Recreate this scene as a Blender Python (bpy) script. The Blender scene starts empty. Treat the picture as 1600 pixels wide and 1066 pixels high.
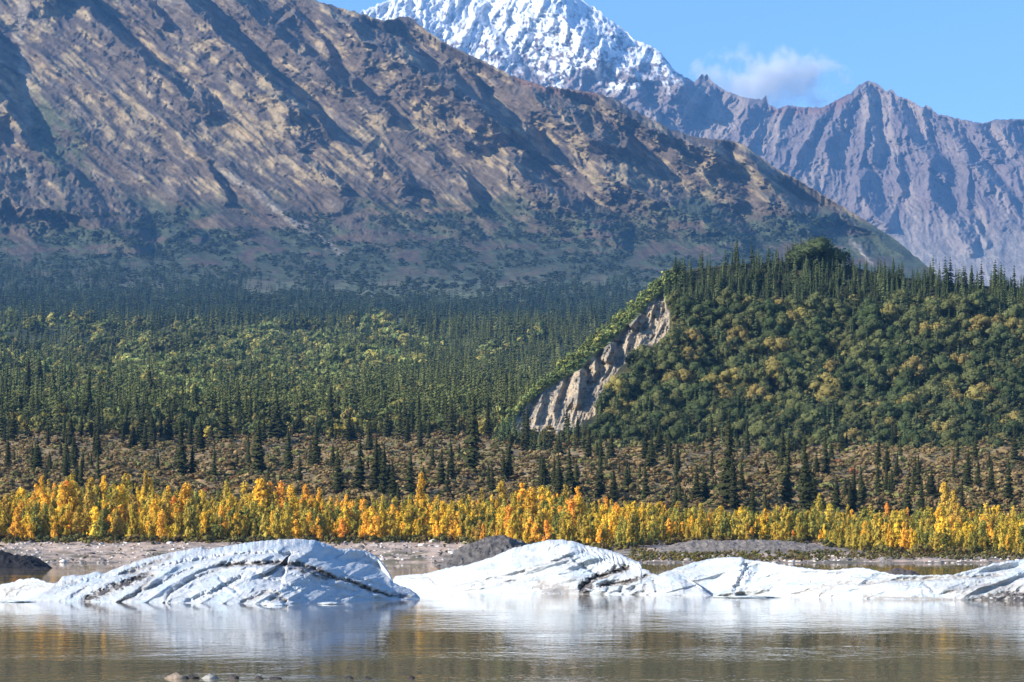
import bpy, math, random
import numpy as np
from mathutils import Vector
R = math.radians
sc = bpy.context.scene
C = sc.collection
rng = np.random.default_rng(7)
random.seed(7)

# ------------------------------------------------------------------ camera
EYE, FPX, CX, HY = 3.0, 4000.0, 800.0, 848.0      # eye height m, focal length and horizon in photo pixels
cam_d = bpy.data.cameras.new('camera'); cam = bpy.data.objects.new('camera', cam_d); C.objects.link(cam)
cam.location = (0, 0, EYE); cam.rotation_euler = (R(90), 0, 0)
cam_d.sensor_width = 36; cam_d.lens = 36 * FPX / 1600; cam_d.shift_y = (HY - 533) / 1600
cam_d.clip_start = .5; cam_d.clip_end = 60000
sc.camera = cam
# ------------------------------------------------------------------ light
SUN_EL, SUN_AZ = 27, -71            # azimuth from the view direction (+y), negative = left
sd = Vector((math.sin(R(SUN_AZ)) * math.cos(R(SUN_EL)), math.cos(R(SUN_AZ)) * math.cos(R(SUN_EL)), math.sin(R(SUN_EL))))
# sun stands to the left and a little behind the camera
sd.y = -abs(sd.y)
w = bpy.data.worlds.new('World'); sc.world = w; w.use_nodes = True
nt = w.node_tree; bg = nt.nodes['Background']
sky = nt.nodes.new('ShaderNodeTexSky'); sky.sky_type = 'NISHITA'; sky.sun_disc = False
sky.sun_elevation = R(SUN_EL); sky.sun_rotation = math.atan2(sd.x, sd.y)
sky.altitude = 2500; sky.air_density = 1.2; sky.dust_density = 0.0; sky.ozone_density = 6.0
nt.links.new(sky.outputs[0], bg.inputs[0]); bg.inputs[1].default_value = 0.125
ld = bpy.data.lights.new('sun', 'SUN'); ld.energy = 5.0; ld.angle = R(.5); ld.color = (1, .93, .82)
lo = bpy.data.objects.new('sun', ld); C.objects.link(lo); lo.rotation_euler = sd.to_track_quat('Z', 'Y').to_euler(); lo.location = (-60, -20, 60)
sc.view_settings.view_transform = 'Standard'; sc.view_settings.look = 'None'
sc.view_settings.exposure = 0.9; sc.view_settings.gamma = 1
sc.render.engine = 'CYCLES'; sc.cycles.use_denoising = True
sc.cycles.max_bounces = 5; sc.cycles.volume_bounces = 2; sc.cycles.diffuse_bounces = 2; sc.cycles.glossy_bounces = 2
sc.cycles.transparent_max_bounces = 4; sc.cycles.caustics_reflective = False; sc.cycles.caustics_refractive = False
sc.cycles.sample_clamp_indirect = 5

# ------------------------------------------------------------------ helpers
def pn(x, y, seed=0):
    x = np.asarray(x, float); y = np.asarray(y, float)
    xi = np.floor(x).astype(np.int64); yi = np.floor(y).astype(np.int64); fx = x - xi; fy = y - yi
    def g(ix, iy, dx, dy):
        h = (ix * 374761393 + iy * 668265263 + seed * 1442695041) & 0xffffffff
        h = ((h ^ (h >> 13)) * 1274126177) & 0xffffffff; h = (h ^ (h >> 16)) & 0xffff
        a = h * (2 * np.pi / 65536); return np.cos(a) * dx + np.sin(a) * dy
    u = fx * fx * fx * (fx * (fx * 6 - 15) + 10); v = fy * fy * fy * (fy * (fy * 6 - 15) + 10)
    a = g(xi, yi, fx, fy); b = g(xi + 1, yi, fx - 1, fy); c = g(xi, yi + 1, fx, fy - 1); d = g(xi + 1, yi + 1, fx - 1, fy - 1)
    return ((a + (b - a) * u) * (1 - v) + (c + (d - c) * u) * v) * 1.5
def fbm(x, y, o=4, seed=0, g=.5, l=2.03):
    s = 0; a = 1
    for i in range(o): s = s + a * pn(x, y, seed + i * 17); x = x * l + 3.1; y = y * l + 1.7; a *= g
    return s
def ridged(x, y, o=5, seed=0, g=.55, l=2.07):
    s = 0; a = 1; w_ = 1
    for i in range(o):
        n = 1 - np.abs(pn(x, y, seed + i * 13)) * 1.6; n = np.clip(n, 0, 1) ** 1.6 * w_
        s = s + a * n; w_ = np.clip(n * 1.6, .25, 1); x = x * l + 5.3; y = y * l + 2.9; a *= g
    return s - 1
def ss(a, b, x):
    t = np.clip((x - a) / (b - a), 0, 1); return t * t * (3 - 2 * t)
def mixc(a, b, m): return a + (np.asarray(b) - a) * m[..., None]
def crv(pts):
    xs = np.array([p[0] for p in pts], float); ys = np.array([p[1] for p in pts], float)
    return lambda x: np.interp(x, xs, ys)
def poly_sd(px, py, poly):
    """signed distance (right side of the downward travel = +) and path fraction"""
    best = np.full(px.shape, 1e9); sg = np.zeros(px.shape); tt = np.zeros(px.shape)
    P = np.array(poly, float); L = np.hypot(*(P[1:] - P[:-1]).T); cum = np.r_[0, np.cumsum(L)]; tot = cum[-1]
    for i in range(len(P) - 1):
        d = P[i + 1] - P[i]; ax = px - P[i, 0]; ay = py - P[i, 1]
        t = np.clip((ax * d[0] + ay * d[1]) / (L[i] ** 2), 0, 1)
        dx = ax - t * d[0]; dy = ay - t * d[1]; q = np.hypot(dx, dy)
        s = -(d[0] * ay - d[1] * ax)          # image y grows downwards
        m = q < best; best = np.where(m, q, best); sg = np.where(m, np.sign(s), sg); tt = np.where(m, (cum[i] + t * L[i]) / tot, tt)
    return best * sg, tt
def scarp(px, py, poly, wl, wr, h, wig=0, seed=0, et=.16):
    P = np.array(poly, float); m = wl + wr * 3 + 8
    out = np.zeros(px.shape)
    box = (px > P[:, 0].min() - m) & (px < P[:, 0].max() + m) & (py > P[:, 1].min() - m) & (py < P[:, 1].max() + m)
    if not box.any(): return out
    x = px[box]; y = py[box]; d, t = poly_sd(x, y, poly)
    if wig: q_ = 20 + wr * .8; d = d + min(wig, 4 + wr * .12) * fbm(x / q_, y / q_, 5, seed, .6)
    e = np.minimum(1, np.minimum(t / et, (1 - t) / et)); e = e * (2 - e)
    k = .35 + .65 * e
    f = np.where(d < 0, np.clip(1 + d / (wl * k), 0, 1) ** 1.5, 0.)
    f = np.where(d >= 0, 1 - 1.4 * np.clip(d / (wr * k), 0, 1), f)
    f = np.where(d > wr * k, -.4 * (1 - ss(0, 1, (d / (wr * k) - 1) / 2)), f)
    out[box] = f * h * e
    return out
def line_mask(px, py, poly, wd, et=.1, wig=0, seed=3):
    P = np.array(poly, float); m = wd * 3 + 6; out = np.zeros(px.shape)
    box = (px > P[:, 0].min() - m) & (px < P[:, 0].max() + m) & (py > P[:, 1].min() - m) & (py < P[:, 1].max() + m)
    if not box.any(): return out
    x = px[box]; y = py[box]; d, t = poly_sd(x, y, poly)
    if wig: d = d + wig * fbm(x / 9, y / 5, 3, seed)
    e = np.minimum(1, np.minimum((t + .02) / et, (1.02 - t) / et))
    out[box] = np.exp(-(d / (wd * (.4 + .6 * np.clip(e, 0, 1)))) ** 2) * np.clip(e, 0, 1)
    return out
def inpoly(px, py, poly, soft=6):
    """soft mask inside a closed polygon"""
    ins = np.zeros(px.shape, bool); P = poly; n = len(P)
    for i in range(n):
        x1, y1 = P[i]; x2, y2 = P[(i + 1) % n]
        if y1 == y2: continue
        c = ((y1 > py) != (y2 > py)) & (px < (x2 - x1) * (py - y1) / (y2 - y1) + x1); ins ^= c
    d, _ = poly_sd(px, py, list(P) + [P[0]]); d = np.abs(d) * np.where(ins, 1, -1)
    return ss(-soft, soft, d)

def link(name, me, parent=None):
    o = bpy.data.objects.new(name, me); C.objects.link(o)
    if parent: o.parent = parent
    return o
def tag(o, label=None, cat=None, group=None, kind=None):
    if label: o['label'] = label
    if cat: o['category'] = cat
    if group: o['group'] = group
    if kind: o['kind'] = kind
    return o
def np_mesh(name, V, F, col=None, mat=None, smooth=False):
    """V (n,3), F (m,k) k = 3 or 4"""
    me = bpy.data.meshes.new(name); V = np.asarray(V, np.float32); F = np.asarray(F, np.int32)
    me.vertices.add(len(V)); me.vertices.foreach_set('co', V.ravel())
    k = F.shape[1]; me.loops.add(F.size); me.loops.foreach_set('vertex_index', F.ravel())
    me.polygons.add(len(F)); me.polygons.foreach_set('loop_start', np.arange(0, F.size, k, dtype=np.int32))
    if smooth: me.polygons.foreach_set('use_smooth', np.ones(len(F), bool))
    me.update(calc_edges=True)
    if col is not None:
        a = me.color_attributes.new('Col', 'FLOAT_COLOR', 'POINT'); c4 = np.ones((len(V), 4), np.float32); c4[:, :3] = col
        a.data.foreach_set('color', c4.ravel())
    if mat: me.materials.append(mat)
    return me
def grid_faces(nr, nc):
    i = np.arange(nr - 1)[:, None] * nc + np.arange(nc - 1)[None]; i = i.ravel()
    return np.stack([i, i + 1, i + nc + 1, i + nc], 1)
def W(px, py, D): return (px - CX) / FPX * D, D, EYE + (HY - py) / FPX * D

def N(nt_, t, **kw):
    n = nt_.nodes.new(t)
    for k, v in kw.items(): setattr(n, k, v)
    return n
def mat(name, rough=.9, spec=.25, color=None, nscale=1., namp=.3, ndet=8, bump=0., bscale=1., rnd=0., translu=0., sss=0., hue=0.):
    m = bpy.data.materials.new(name); m.use_nodes = True; t = m.node_tree; b = t.nodes['Principled BSDF']; L = t.links.new
    b.inputs['Roughness'].default_value = rough; b.inputs['Specular IOR Level'].default_value = spec
    if color is None:
        a = N(t, 'ShaderNodeAttribute', attribute_name='Col'); src = a.outputs['Color']
    else:
        a = N(t, 'ShaderNodeRGB'); a.outputs[0].default_value = (*color, 1); src = a.outputs[0]
    tc = N(t, 'ShaderNodeTexCoord')
    if namp:
        n = N(t, 'ShaderNodeTexNoise'); n.inputs['Scale'].default_value = nscale; n.inputs['Detail'].default_value = ndet; n.inputs['Roughness'].default_value = .65
        L(tc.outputs['Object'], n.inputs['Vector'])
        mr = N(t, 'ShaderNodeMapRange'); mr.inputs[1].default_value = .25; mr.inputs[2].default_value = .75; mr.inputs[3].default_value = 1 - namp; mr.inputs[4].default_value = 1 + namp
        L(n.outputs[0], mr.inputs[0])
        x = N(t, 'ShaderNodeVectorMath', operation='SCALE'); L(src, x.inputs[0]); L(mr.outputs[0], x.inputs['Scale']); src = x.outputs[0]
    if rnd or hue:
        oi = N(t, 'ShaderNodeObjectInfo'); hs = N(t, 'ShaderNodeHueSaturation')
        mr = N(t, 'ShaderNodeMapRange'); mr.inputs[3].default_value = 1 - rnd; mr.inputs[4].default_value = 1 + rnd; L(oi.outputs['Random'], mr.inputs[0]); L(mr.outputs[0], hs.inputs['Value'])
        if hue:
            ml = N(t, 'ShaderNodeMath', operation='MULTIPLY'); ml.inputs[1].default_value = 7.31; L(oi.outputs['Random'], ml.inputs[0])
            fr = N(t, 'ShaderNodeMath', operation='FRACT'); L(ml.outputs[0], fr.inputs[0])
            mh = N(t, 'ShaderNodeMapRange'); mh.inputs[3].default_value = .5 - hue; mh.inputs[4].default_value = .5 + hue; L(fr.outputs[0], mh.inputs[0]); L(mh.outputs[0], hs.inputs['Hue'])
        L(src, hs.inputs['Color']); src = hs.outputs[0]
    L(src, b.inputs['Base Color'])
    if bump:
        n2 = N(t, 'ShaderNodeTexNoise'); n2.inputs['Scale'].default_value = bscale; n2.inputs['Detail'].default_value = 9; n2.inputs['Roughness'].default_value = .7
        L(tc.outputs['Object'], n2.inputs['Vector']); bp = N(t, 'ShaderNodeBump'); bp.inputs['Strength'].default_value = 1; bp.inputs['Distance'].default_value = bump
        L(n2.outputs[0], bp.inputs['Height']); L(bp.outputs[0], b.inputs['Normal'])
    if sss:
        b.inputs['Subsurface Weight'].default_value = sss; b.inputs['Subsurface Radius'].default_value = (.25, .5, 1.); b.inputs['Subsurface Scale'].default_value = .25
    if translu:
        tr = N(t, 'ShaderNodeBsdfTranslucent'); L(src, tr.inputs[0]); mx = N(t, 'ShaderNodeMixShader'); mx.inputs[0].default_value = translu
        L(b.outputs[0], mx.inputs[1]); L(tr.outputs[0], mx.inputs[2]); L(mx.outputs[0], t.nodes['Material Output'].inputs[0])
    return m
M_rock = mat('mountain_rock', nscale=.045, namp=.42, ndet=10, bump=13, bscale=.045)
M_far = mat('far_rock', nscale=.02, namp=.35, ndet=10, bump=16, bscale=.025)
M_ground = mat('tundra_soil', nscale=.35, namp=.45, bump=.3, bscale=.8)
M_cliff = mat('eroded_bluff', nscale=.25, namp=.4, bump=1.6, bscale=.35)
M_gravel = mat('gravel', nscale=1.6, namp=.5, bump=.25, bscale=2.)
M_ice = mat('glacier_ice', rough=.5, spec=.3, nscale=2.2, namp=.08, bump=.11, bscale=2.6, sss=.0)
M_spruce = mat('spruce_needles', rough=.9, spec=.08, nscale=1.5, namp=.3, ndet=2, rnd=.3, hue=.012)
M_leaf = mat('leaves', rough=.8, spec=.12, nscale=.9, namp=.2, ndet=2, rnd=.18, translu=.3, hue=.012)
M_bark = mat('bark', color=(.10, .075, .055), nscale=6, namp=.3, ndet=2)
M_pale = mat('pale_bark', color=(.30, .28, .22), nscale=6, namp=.3, ndet=2)

# ------------------------------------------------------------------ terrain of the valley and the near mountain
_dk = sorted([(892, 335), (884, 361), (880, 375), (862, 430), (845, 480), (740, 600), (690, 760), (650, 900), (600, 1350), (510, 2200),
              (500, 2600), (440, 3680), (420, 3960), (400, 4160), (370, 4340), (340, 4445), (300, 4540), (0, 5160), (-130, 5450), (-400, 6600)])
Dmap = crv(_dk)
crest1 = crv([(-600, -150), (0, -140), (200, -125), (330, -90), (430, -40), (490, 0), (530, 12), (560, 20), (600, 33), (615, 29), (625, 26), (642, 27), (665, 47), (700, 70), (760, 98),
              (800, 118), (850, 135), (880, 138), (935, 146), (960, 154), (985, 170), (1050, 203), (1085, 214), (1110, 217), (1148, 220), (1165, 229),
              (1210, 262), (1245, 280), (1290, 307), (1345, 340), (1400, 375), (1430, 400), (1460, 428), (1500, 455), (1600, 500), (2200, 640)])
SP = [  # traced spurs of the near mountain: ridge line, rise width, shaded width, height (px)
 ([(115, 0), (180, 60), (240, 110), (290, 145), (350, 178)], 45, 14, 13), ([(-40, -150), (60, -60), (115, 0)], 60, 25, 22), ([(205, -20), (240, 15), (265, 42)], 25, 9, 7),
 ([(200, -110), (290, 0), (345, 60), (400, 110), (450, 155), (525, 212)], 60, 15, 17), ([(365, 126), (430, 152), (475, 182)], 24, 8, 7),
 ([(300, -80), (380, 10), (450, 72), (505, 105), (545, 150)], 45, 14, 13), ([(500, 5), (535, 32), (600, 85), (650, 112), (725, 158), (800, 215)], 50, 20, 20),
 ([(600, 52), (662, 106), (725, 142), (762, 175), (800, 200), (843, 231), (868, 255)], 35, 15, 15), ([(728, 105), (745, 135), (755, 160)], 18, 8, 8),
 ([(815, 138), (865, 175), (912, 206), (960, 225), (1005, 252)], 35, 18, 18), ([(865, 145), (912, 172), (950, 200), (995, 232)], 20, 9, 9),
 ([(935, 150), (965, 168), (1010, 198), (1069, 218), (1110, 240), (1140, 262)], 25, 24, 22), ([(640, 180), (700, 205), (765, 232)], 22, 10, 9),
 ([(770, 235), (810, 268), (852, 305), (924, 350), (985, 396)], 45, 26, 22), ([(915, 258), (960, 282), (1015, 305), (1080, 340), (1140, 372), (1180, 392)], 40, 30, 24),
 ([(1150, 232), (1185, 262), (1212, 300), (1260, 335), (1310, 352)], 35, 26, 22), ([(1175, 300), (1230, 340), (1275, 364), (1340, 395), (1380, 415)], 30, 22, 18),
 ([(1040, 240), (1090, 268), (1130, 300), (1170, 320)], 28, 14, 12), ([(1290, 320), (1340, 352), (1400, 392), (1430, 410)], 20, 18, 15),
 ([(-60, 270), (0, 300), (60, 322), (130, 342), (190, 372), (240, 398)], 60, 48, 28), ([(460, 243), (500, 268), (548, 297)], 22, 9, 8), ([(565, 243), (600, 262), (648, 292)], 24, 12, 9),
 ([(-30, 40), (-10, 100), (2, 160), (35, 205), (50, 235)], 20, 24, 10), ([(28, 215), (70, 245), (130, 290)], 18, 10, 8), ([(520, 350), (590, 372), (670, 392), (700, 405)], 40, 16, 9),
 ([(630, 330), (690, 350), (760, 372)], 25, 10, 8), ([(660, 240), (720, 280), (760, 330)], 26, 9, 9), ([(820, 330), (850, 352), (885, 368)], 22, 8, 7), ([(320, 255), (345, 290), (360, 320)], 18, 7, 6),
 ([(250, 370), (290, 362), (320, 380)], 24, 12, 8), ([(540, 120), (580, 160), (620, 190)], 24, 8, 8), ([(430, 40), (460, 20), (500, 60), (530, 95)], 16, 6, 6)]
MSH = dict(px=None)
def mount_disp(px, py):
    """displacement in photo px units of the near mountain above the valley"""
    wx = px + 8 * fbm(px / 80, py / 80, 4, 90); wy = py + 8 * fbm(px / 80, py / 80, 4, 95)
    u = (wx * .80 + wy * .60); v = (-wx * .60 + wy * .80)          # u runs down the spurs, v across
    n = 26 * ridged(u / 480, v / 74, 2, 5) + 19 * ridged(u / 260, v / 30, 2, 21) * ss(-.6, .5, fbm(px / 150, py / 90, 2, 23)) + 8 * ridged(u / 110, v / 13, 3, 33) * ss(-.6, .4, fbm(px / 90, py / 60, 2, 24)) + 2.2 * ridged(wx / 13, wy / 9, 3, 36)
    n = n + 3 * fbm(px / 160, py / 160, 3, 61)
    for i, (p, wl, wr, h) in enumerate(SP): n = n + scarp(wx * .35 + px * .65, wy * .35 + py * .65, p, wl * 1.25, wr * 1.3, h * 5.6, wr * .4, i)
    a = ss(455, 350, py)
    return n * a
def surf(px, py):
    px = np.asarray(px, float); py = np.asarray(py, float)
    D = Dmap(py); x, y, z = W(px, py, D)
    m = py < 470
    if m.any():
        d = np.zeros(px.shape); d[m] = mount_disp(px[m], py[m]) * D[m] / FPX * ss(470, 400, py[m])
        c = crest1(px) + 2.2 * fbm(px / 9, px * 0, 3, 44); Dc = Dmap(c); zc = EYE + (HY - c) / FPX * Dc
        d = d * ss(-.5, 16, py - c); x1, y1, z1 = W(px, py, D - d)          # relief pushed towards or away from the valley
        bk = py < c - .01; x = np.where(m & ~bk, x1, x); y = np.where(m & ~bk, y1, y); z = np.where(m, np.where(bk, np.maximum(zc - .55 * (D - Dc), 60), z1), z)
    # hummocks of the low ground
    lo = (py > 600)
    if lo.any():
        h = (1.6 * fbm(px / 130, py / 22, 3, 71) + .5 * fbm(px / 22, py / 5, 3, 72)) * ss(845, 770, py) + .22 * fbm(px / 30, py / 4, 3, 75) * ss(882, 872, py)
        h = h - .3 * ss(.1, .5, fbm(px / 120, py / 7, 2, 79)) * ss(846, 856, py)
        z = z + np.where(lo, h, 0) * ss(600, 640, py)
    sw = ss(380, 470, py) * ss(650, 600, py)
    z = z + sw * D / FPX * (5 * fbm(px / 150, py / 26, 3, 81) + 13 * fbm(px / 190, py / 40, 2, 83) * ss(495, 530, py))
    return x, y, z
def sheet(name, xs, ys, fn, colfn, m):
    PX, PY = (np.tile(xs, (len(ys), 1)), ys) if np.ndim(ys) == 2 else np.meshgrid(xs, ys); x, y, z = fn(PX, PY); V = np.stack([x, y, z], -1).reshape(-1, 3)
    col = colfn(PX, PY).reshape(-1, 3)
    o = link(name, np_mesh(name, V, grid_faces(len(ys), len(xs)), col, m, True)); tag(o, kind='structure'); return o
def c3(px, c): return np.zeros(px.shape + (3,)) + np.array(c)
def col_mount(px, py):
    n1 = fbm(px / 120, py / 60, 5, 101); n2 = fbm((px * .8 + py * .6) / 46, (-px * .6 + py * .8) / 15, 5, 102); n3 = fbm((px * .8 + py * .6) / 60, (-px * .6 + py * .8) / 9, 4, 103); n4 = fbm((px * .8 + py * .6) / 22, (-px * .6 + py * .8) / 8, 4, 104)
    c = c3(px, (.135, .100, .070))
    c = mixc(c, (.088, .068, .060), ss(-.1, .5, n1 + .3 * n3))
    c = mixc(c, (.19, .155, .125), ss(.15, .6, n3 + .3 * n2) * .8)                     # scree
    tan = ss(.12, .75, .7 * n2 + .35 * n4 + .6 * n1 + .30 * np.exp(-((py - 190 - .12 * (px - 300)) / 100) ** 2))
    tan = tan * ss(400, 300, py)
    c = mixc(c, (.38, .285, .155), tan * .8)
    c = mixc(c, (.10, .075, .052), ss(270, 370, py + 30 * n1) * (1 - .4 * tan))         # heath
    g = ss(285, 375, py + 60 * n1 + 36 * n3 - 20 * ss(200, 600, px) + 30 * ss(700, 1000, px)) * ss(-.3, .05, fbm(px / 75, py / 20, 5, 106) + .16 + .2 * ss(380, 440, py))
    g = np.maximum(g, inpoly(px + 20 * n2, py + 12 * n2, [(35, 170), (70, 150), (130, 200), (150, 300), (100, 290), (55, 230)], 18) * ss(-.2, .3, n2 + .2))
    c = mixc(c, (.060, .080, .042), np.clip(g * .92, 0, 1))
    c = mixc(c, (.34, .28, .21), line_mask(px, py, [(38, -20), (30, 60), (38, 120), (42, 180), (50, 228)], 8, wig=5) * .8)
    c = mixc(c, (.36, .31, .24), line_mask(px, py, [(330, 255), (400, 300), (450, 340), (500, 370), (540, 402)], 5, wig=6) * .75)
    c = mixc(c, (.32, .27, .21), line_mask(px, py, [(1325, 375), (1345, 392), (1365, 415)], 4, wig=3) * .9)
    c = mixc(c, (.24, .12, .09), line_mask(px, py, [(800, 122), (860, 141), (940, 150)], 5, wig=3) * .6)
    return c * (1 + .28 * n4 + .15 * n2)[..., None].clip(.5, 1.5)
def col_valley(px, py):
    n1 = fbm(px / 90, py / 14, 4, 111); n2 = fbm(px / 20, py / 5, 3, 112)
    c = c3(px, (.055, .068, .034)); c = mixc(c, (.13, .15, .085), ss(515, 495, py) * ss(-.4, .3, n2)); c = mixc(c, (.14, .105, .07), ss(.1, .5, n1 + .35 * n2) * ss(470, 420, py))
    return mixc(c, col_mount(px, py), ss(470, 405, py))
def col_shore(px, py):
    n1 = fbm(px / 60, py / 7, 4, 121); n2 = fbm(px / 14, py / 2.5, 3, 122)
    g = c3(px, (.46, .34, .26)); g = mixc(g, (.30, .24, .195), ss(0, .5, n1)); g = mixc(g, (.48, .43, .38), ss(.25, .6, n2) * .6); g = mixc(g, (.09, .085, .04), ss(.1, .4, fbm(px / 45, py / 3, 3, 124)) * ss(852, 866, py) * .8)
    wet = c3(px, (.10, .088, .075)); g = mixc(g, wet, ss(876, 881, py))
    t = c3(px, (.25, .175, .085)); t = mixc(t, (.20, .165, .07), ss(0, .4, n1)); t = mixc(t, (.33, .23, .11), ss(.15, .5, n2)); t = mixc(t, (.05, .056, .026), ss(690, 655, py))
    f = c3(px, (.10, .08, .032))
    c = mixc(g, f, ss(848, 843, py + 2 * n1)); return mixc(c, t, ss(800, 770, py))
xs0 = np.arange(-600, 2210, 4.); dens = np.r_[np.arange(-600, -60, 10.), np.arange(-60, 1560, 1.5), np.arange(1560, 2210, 12.)]
sheet('shore_ground', xs0, np.r_[np.arange(892, 845, -1.), np.arange(845, 640, -2.)[0:], 640], surf, col_shore, M_ground)
sheet('valley_floor', xs0, np.r_[np.arange(640, 440, -2.), 440], surf, col_valley, M_ground)
def crest_rows(xs, base, cf, nz, seed, n, amp):
    c = cf(xs) + amp * fbm(xs / nz, xs * 0, 3, seed); c = np.minimum(c, base - 2.); t = np.linspace(0, 1, n)[:, None]
    up = base + (c[None] - base) * t; back = np.stack([c - k for k in (4, 14, 40, 90, 160, 240)]); return np.vstack([up, back])
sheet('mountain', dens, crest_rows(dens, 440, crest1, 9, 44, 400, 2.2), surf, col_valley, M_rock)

# ------------------------------------------------------------------ far range: snowy peak and rocky ridge
crest2 = crv([(300, 60), (480, 50), (560, 20), (585, 9), (600, 3), (625, -8), (700, -45), (790, -75), (830, -62), (880, -22), (905, -3), (920, 8), (935, 15), (950, 30), (975, 45), (990, 62),
              (1010, 68), (1030, 80), (1045, 98), (1055, 112), (1085, 128), (1097, 116), (1106, 117), (1112, 128), (1135, 142), (1160, 152), (1190, 156), (1197, 149), (1201, 163), (1215, 170), (1232, 164), (1245, 167),
              (1285, 168), (1310, 155), (1330, 145), (1343, 132), (1357, 126), (1366, 129), (1375, 134), (1385, 143), (1394, 139), (1402, 150), (1420, 155), (1440, 168), (1448, 164), (1465, 178),
              (1500, 186), (1535, 193), (1555, 187), (1600, 186), (1700, 178), (1850, 200), (2300, 260)])
D2 = crv(sorted([(660, 6900), (440, 8500), (300, 9100), (128, 10000), (-120, 11300), (-250, 12300)]))
SP2 = [([(800, -60), (850, 0), (885, 50), (925, 82), (985, 112), (1045, 138), (1100, 165)], 90, 75, 62), ([(1355, 128), (1350, 180), (1357, 220), (1372, 262)], 34, 20, 18),
 ([(1350, 260), (1343, 305), (1372, 340), (1398, 358)], 30, 28, 20), ([(1383, 140), (1405, 190), (1440, 238), (1490, 292)], 26, 17, 17), ([(1440, 270), (1458, 305), (1490, 350), (1530, 400)], 34, 17, 16),
 ([(1396, 235), (1402, 280), (1415, 315)], 18, 10, 10), ([(1431, 167), (1475, 205), (1503, 231), (1545, 274), (1600, 340)], 24, 12, 12), ([(1500, 245), (1528, 270), (1556, 296)], 18, 18, 13),
 ([(1520, 195), (1537, 222), (1564, 258)], 20, 16, 13), ([(1555, 187), (1590, 240), (1640, 300)], 30, 16, 14), ([(1330, 146), (1305, 190), (1290, 228), (1300, 262)], 18, 20, 14), ([(1300, 165), (1255, 220), (1240, 262)], 30, 12, 10),
 ([(1500, 330), (1530, 360), (1545, 390)], 22, 10, 9), ([(1260, 280), (1272, 310), (1290, 330)], 20, 10, 9), ([(740, 20), (775, 60), (800, 100), (840, 130)], 40, 10, 10), ([(620, 10), (655, 45), (690, 90)], 30, 12, 10), ([(1100, 118), (1110, 160), (1130, 200)], 20, 14, 12),
 ([(990, 130), (1000, 165), (1030, 200)], 30, 16, 12), ([(1180, 160), (1160, 200), (1170, 240)], 26, 10, 9)]
def surf2(px, py):
    D = D2(py); x, y, z = W(px, py, D)
    wx = px + 6 * fbm(px / 40, py / 40, 3, 190); wy = py + 9 * fbm(px / 40, py / 40, 3, 195)
    t = (wx - 1357) / (1 + np.clip(wy - 100, 0, 400) / 330)
    rt = ss(1060, 1160, px)
    nA = 7 * ridged(t / 34, wy / 210, 4, 205) + 3 * ridged(t / 9, wy / 34, 3, 206) + 1.6 * ridged(wx / 7, wy / 8, 2, 207)
    u = (-wx * .4 + wy * .92); v = (wx * .92 + wy * .4)
    nB = 9 * ridged(v / 60, u / 160, 4, 215, .55) + 3.6 * ridged(v / 19, u / 44, 4, 216, .6) + .8 * ridged(v / 6, u / 16, 2, 218) + 2.0 * ridged(wx / 9, wy / 9, 4, 219, .65)
    n = nA * rt + nB * (1 - rt)
    n = n * (1 - .75 * ss(290, 400, py))
    for i, (p, wl, wr, h) in enumerate(SP2): n = n + scarp(wx * .4 + px * .6, wy * .4 + py * .6, p, wl, wr, h, wr * .4, 50 + i)
    c = crest2(px) + (1.6 + 1.6 * (1 - rt)) * fbm(px / 6, px * 0, 3, 244) ; Dc = D2(c); zc = EYE + (HY - c) / FPX * Dc
    n = n * ss(-.5, 10, py - c) * 2.2; bk = py < c - .01; x1, y1, z1 = W(px, py, D - n * D / FPX)
    return np.where(bk, x, x1), np.where(bk, y, y1), np.where(bk, zc - .7 * (D - Dc), z1)
def col_far(px, py):
    n1 = fbm(px / 60, py / 60, 4, 301); n2 = fbm(px / 16, py / 16, 4, 302); n3 = fbm(px / 5, py / 5, 3, 303)
    t = (px - 1357) / (1 + np.clip(py - 100, 0, 400) / 330); n4 = fbm(t / 18, py / 120, 4, 305)
    c = c3(px, (.165, .130, .125)); c = mixc(c, (.26, .205, .17), ss(0, .5, n4 + .3 * n1)); c = mixc(c, (.21, .115, .09), line_mask(px, py, [(1200, 175), (1290, 172), (1330, 150)], 7) * .8)
    c = mixc(c, (.30, .26, .22), ss(330, 400, py + 20 * n1) * .8)
    sl = 128 - .02 * (px - 600) + 34 * n1 + 22 * n2
    s = ss(16, -16, py - sl) * ss(1095, 1050, px + 20 * n2)
    s = s * ss(-.45, .1, n2 + .9 * n3 + (100 - py) / 110)
    return mixc(c, (.74, .755, .775), s)
xf = np.r_[np.arange(300, 540, 10.), np.arange(540, 1640, 1.5), np.arange(1640, 2300, 12.)]
c2 = crest2(xf) + (1.6 + 1.6 * (1 - ss(1060, 1160, xf))) * fbm(xf / 6, xf * 0, 3, 244); tt = np.linspace(0, 1, 330)[:, None]
sheet('far_mountain', xf, np.vstack([np.stack([xf * 0 + q for q in (660, 600, 540, 480)]), 440 + (c2[None] - 440) * tt, np.stack([c2 - q for q in (4, 12, 30, 70, 120)])]), surf2, col_far, M_far)

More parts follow.
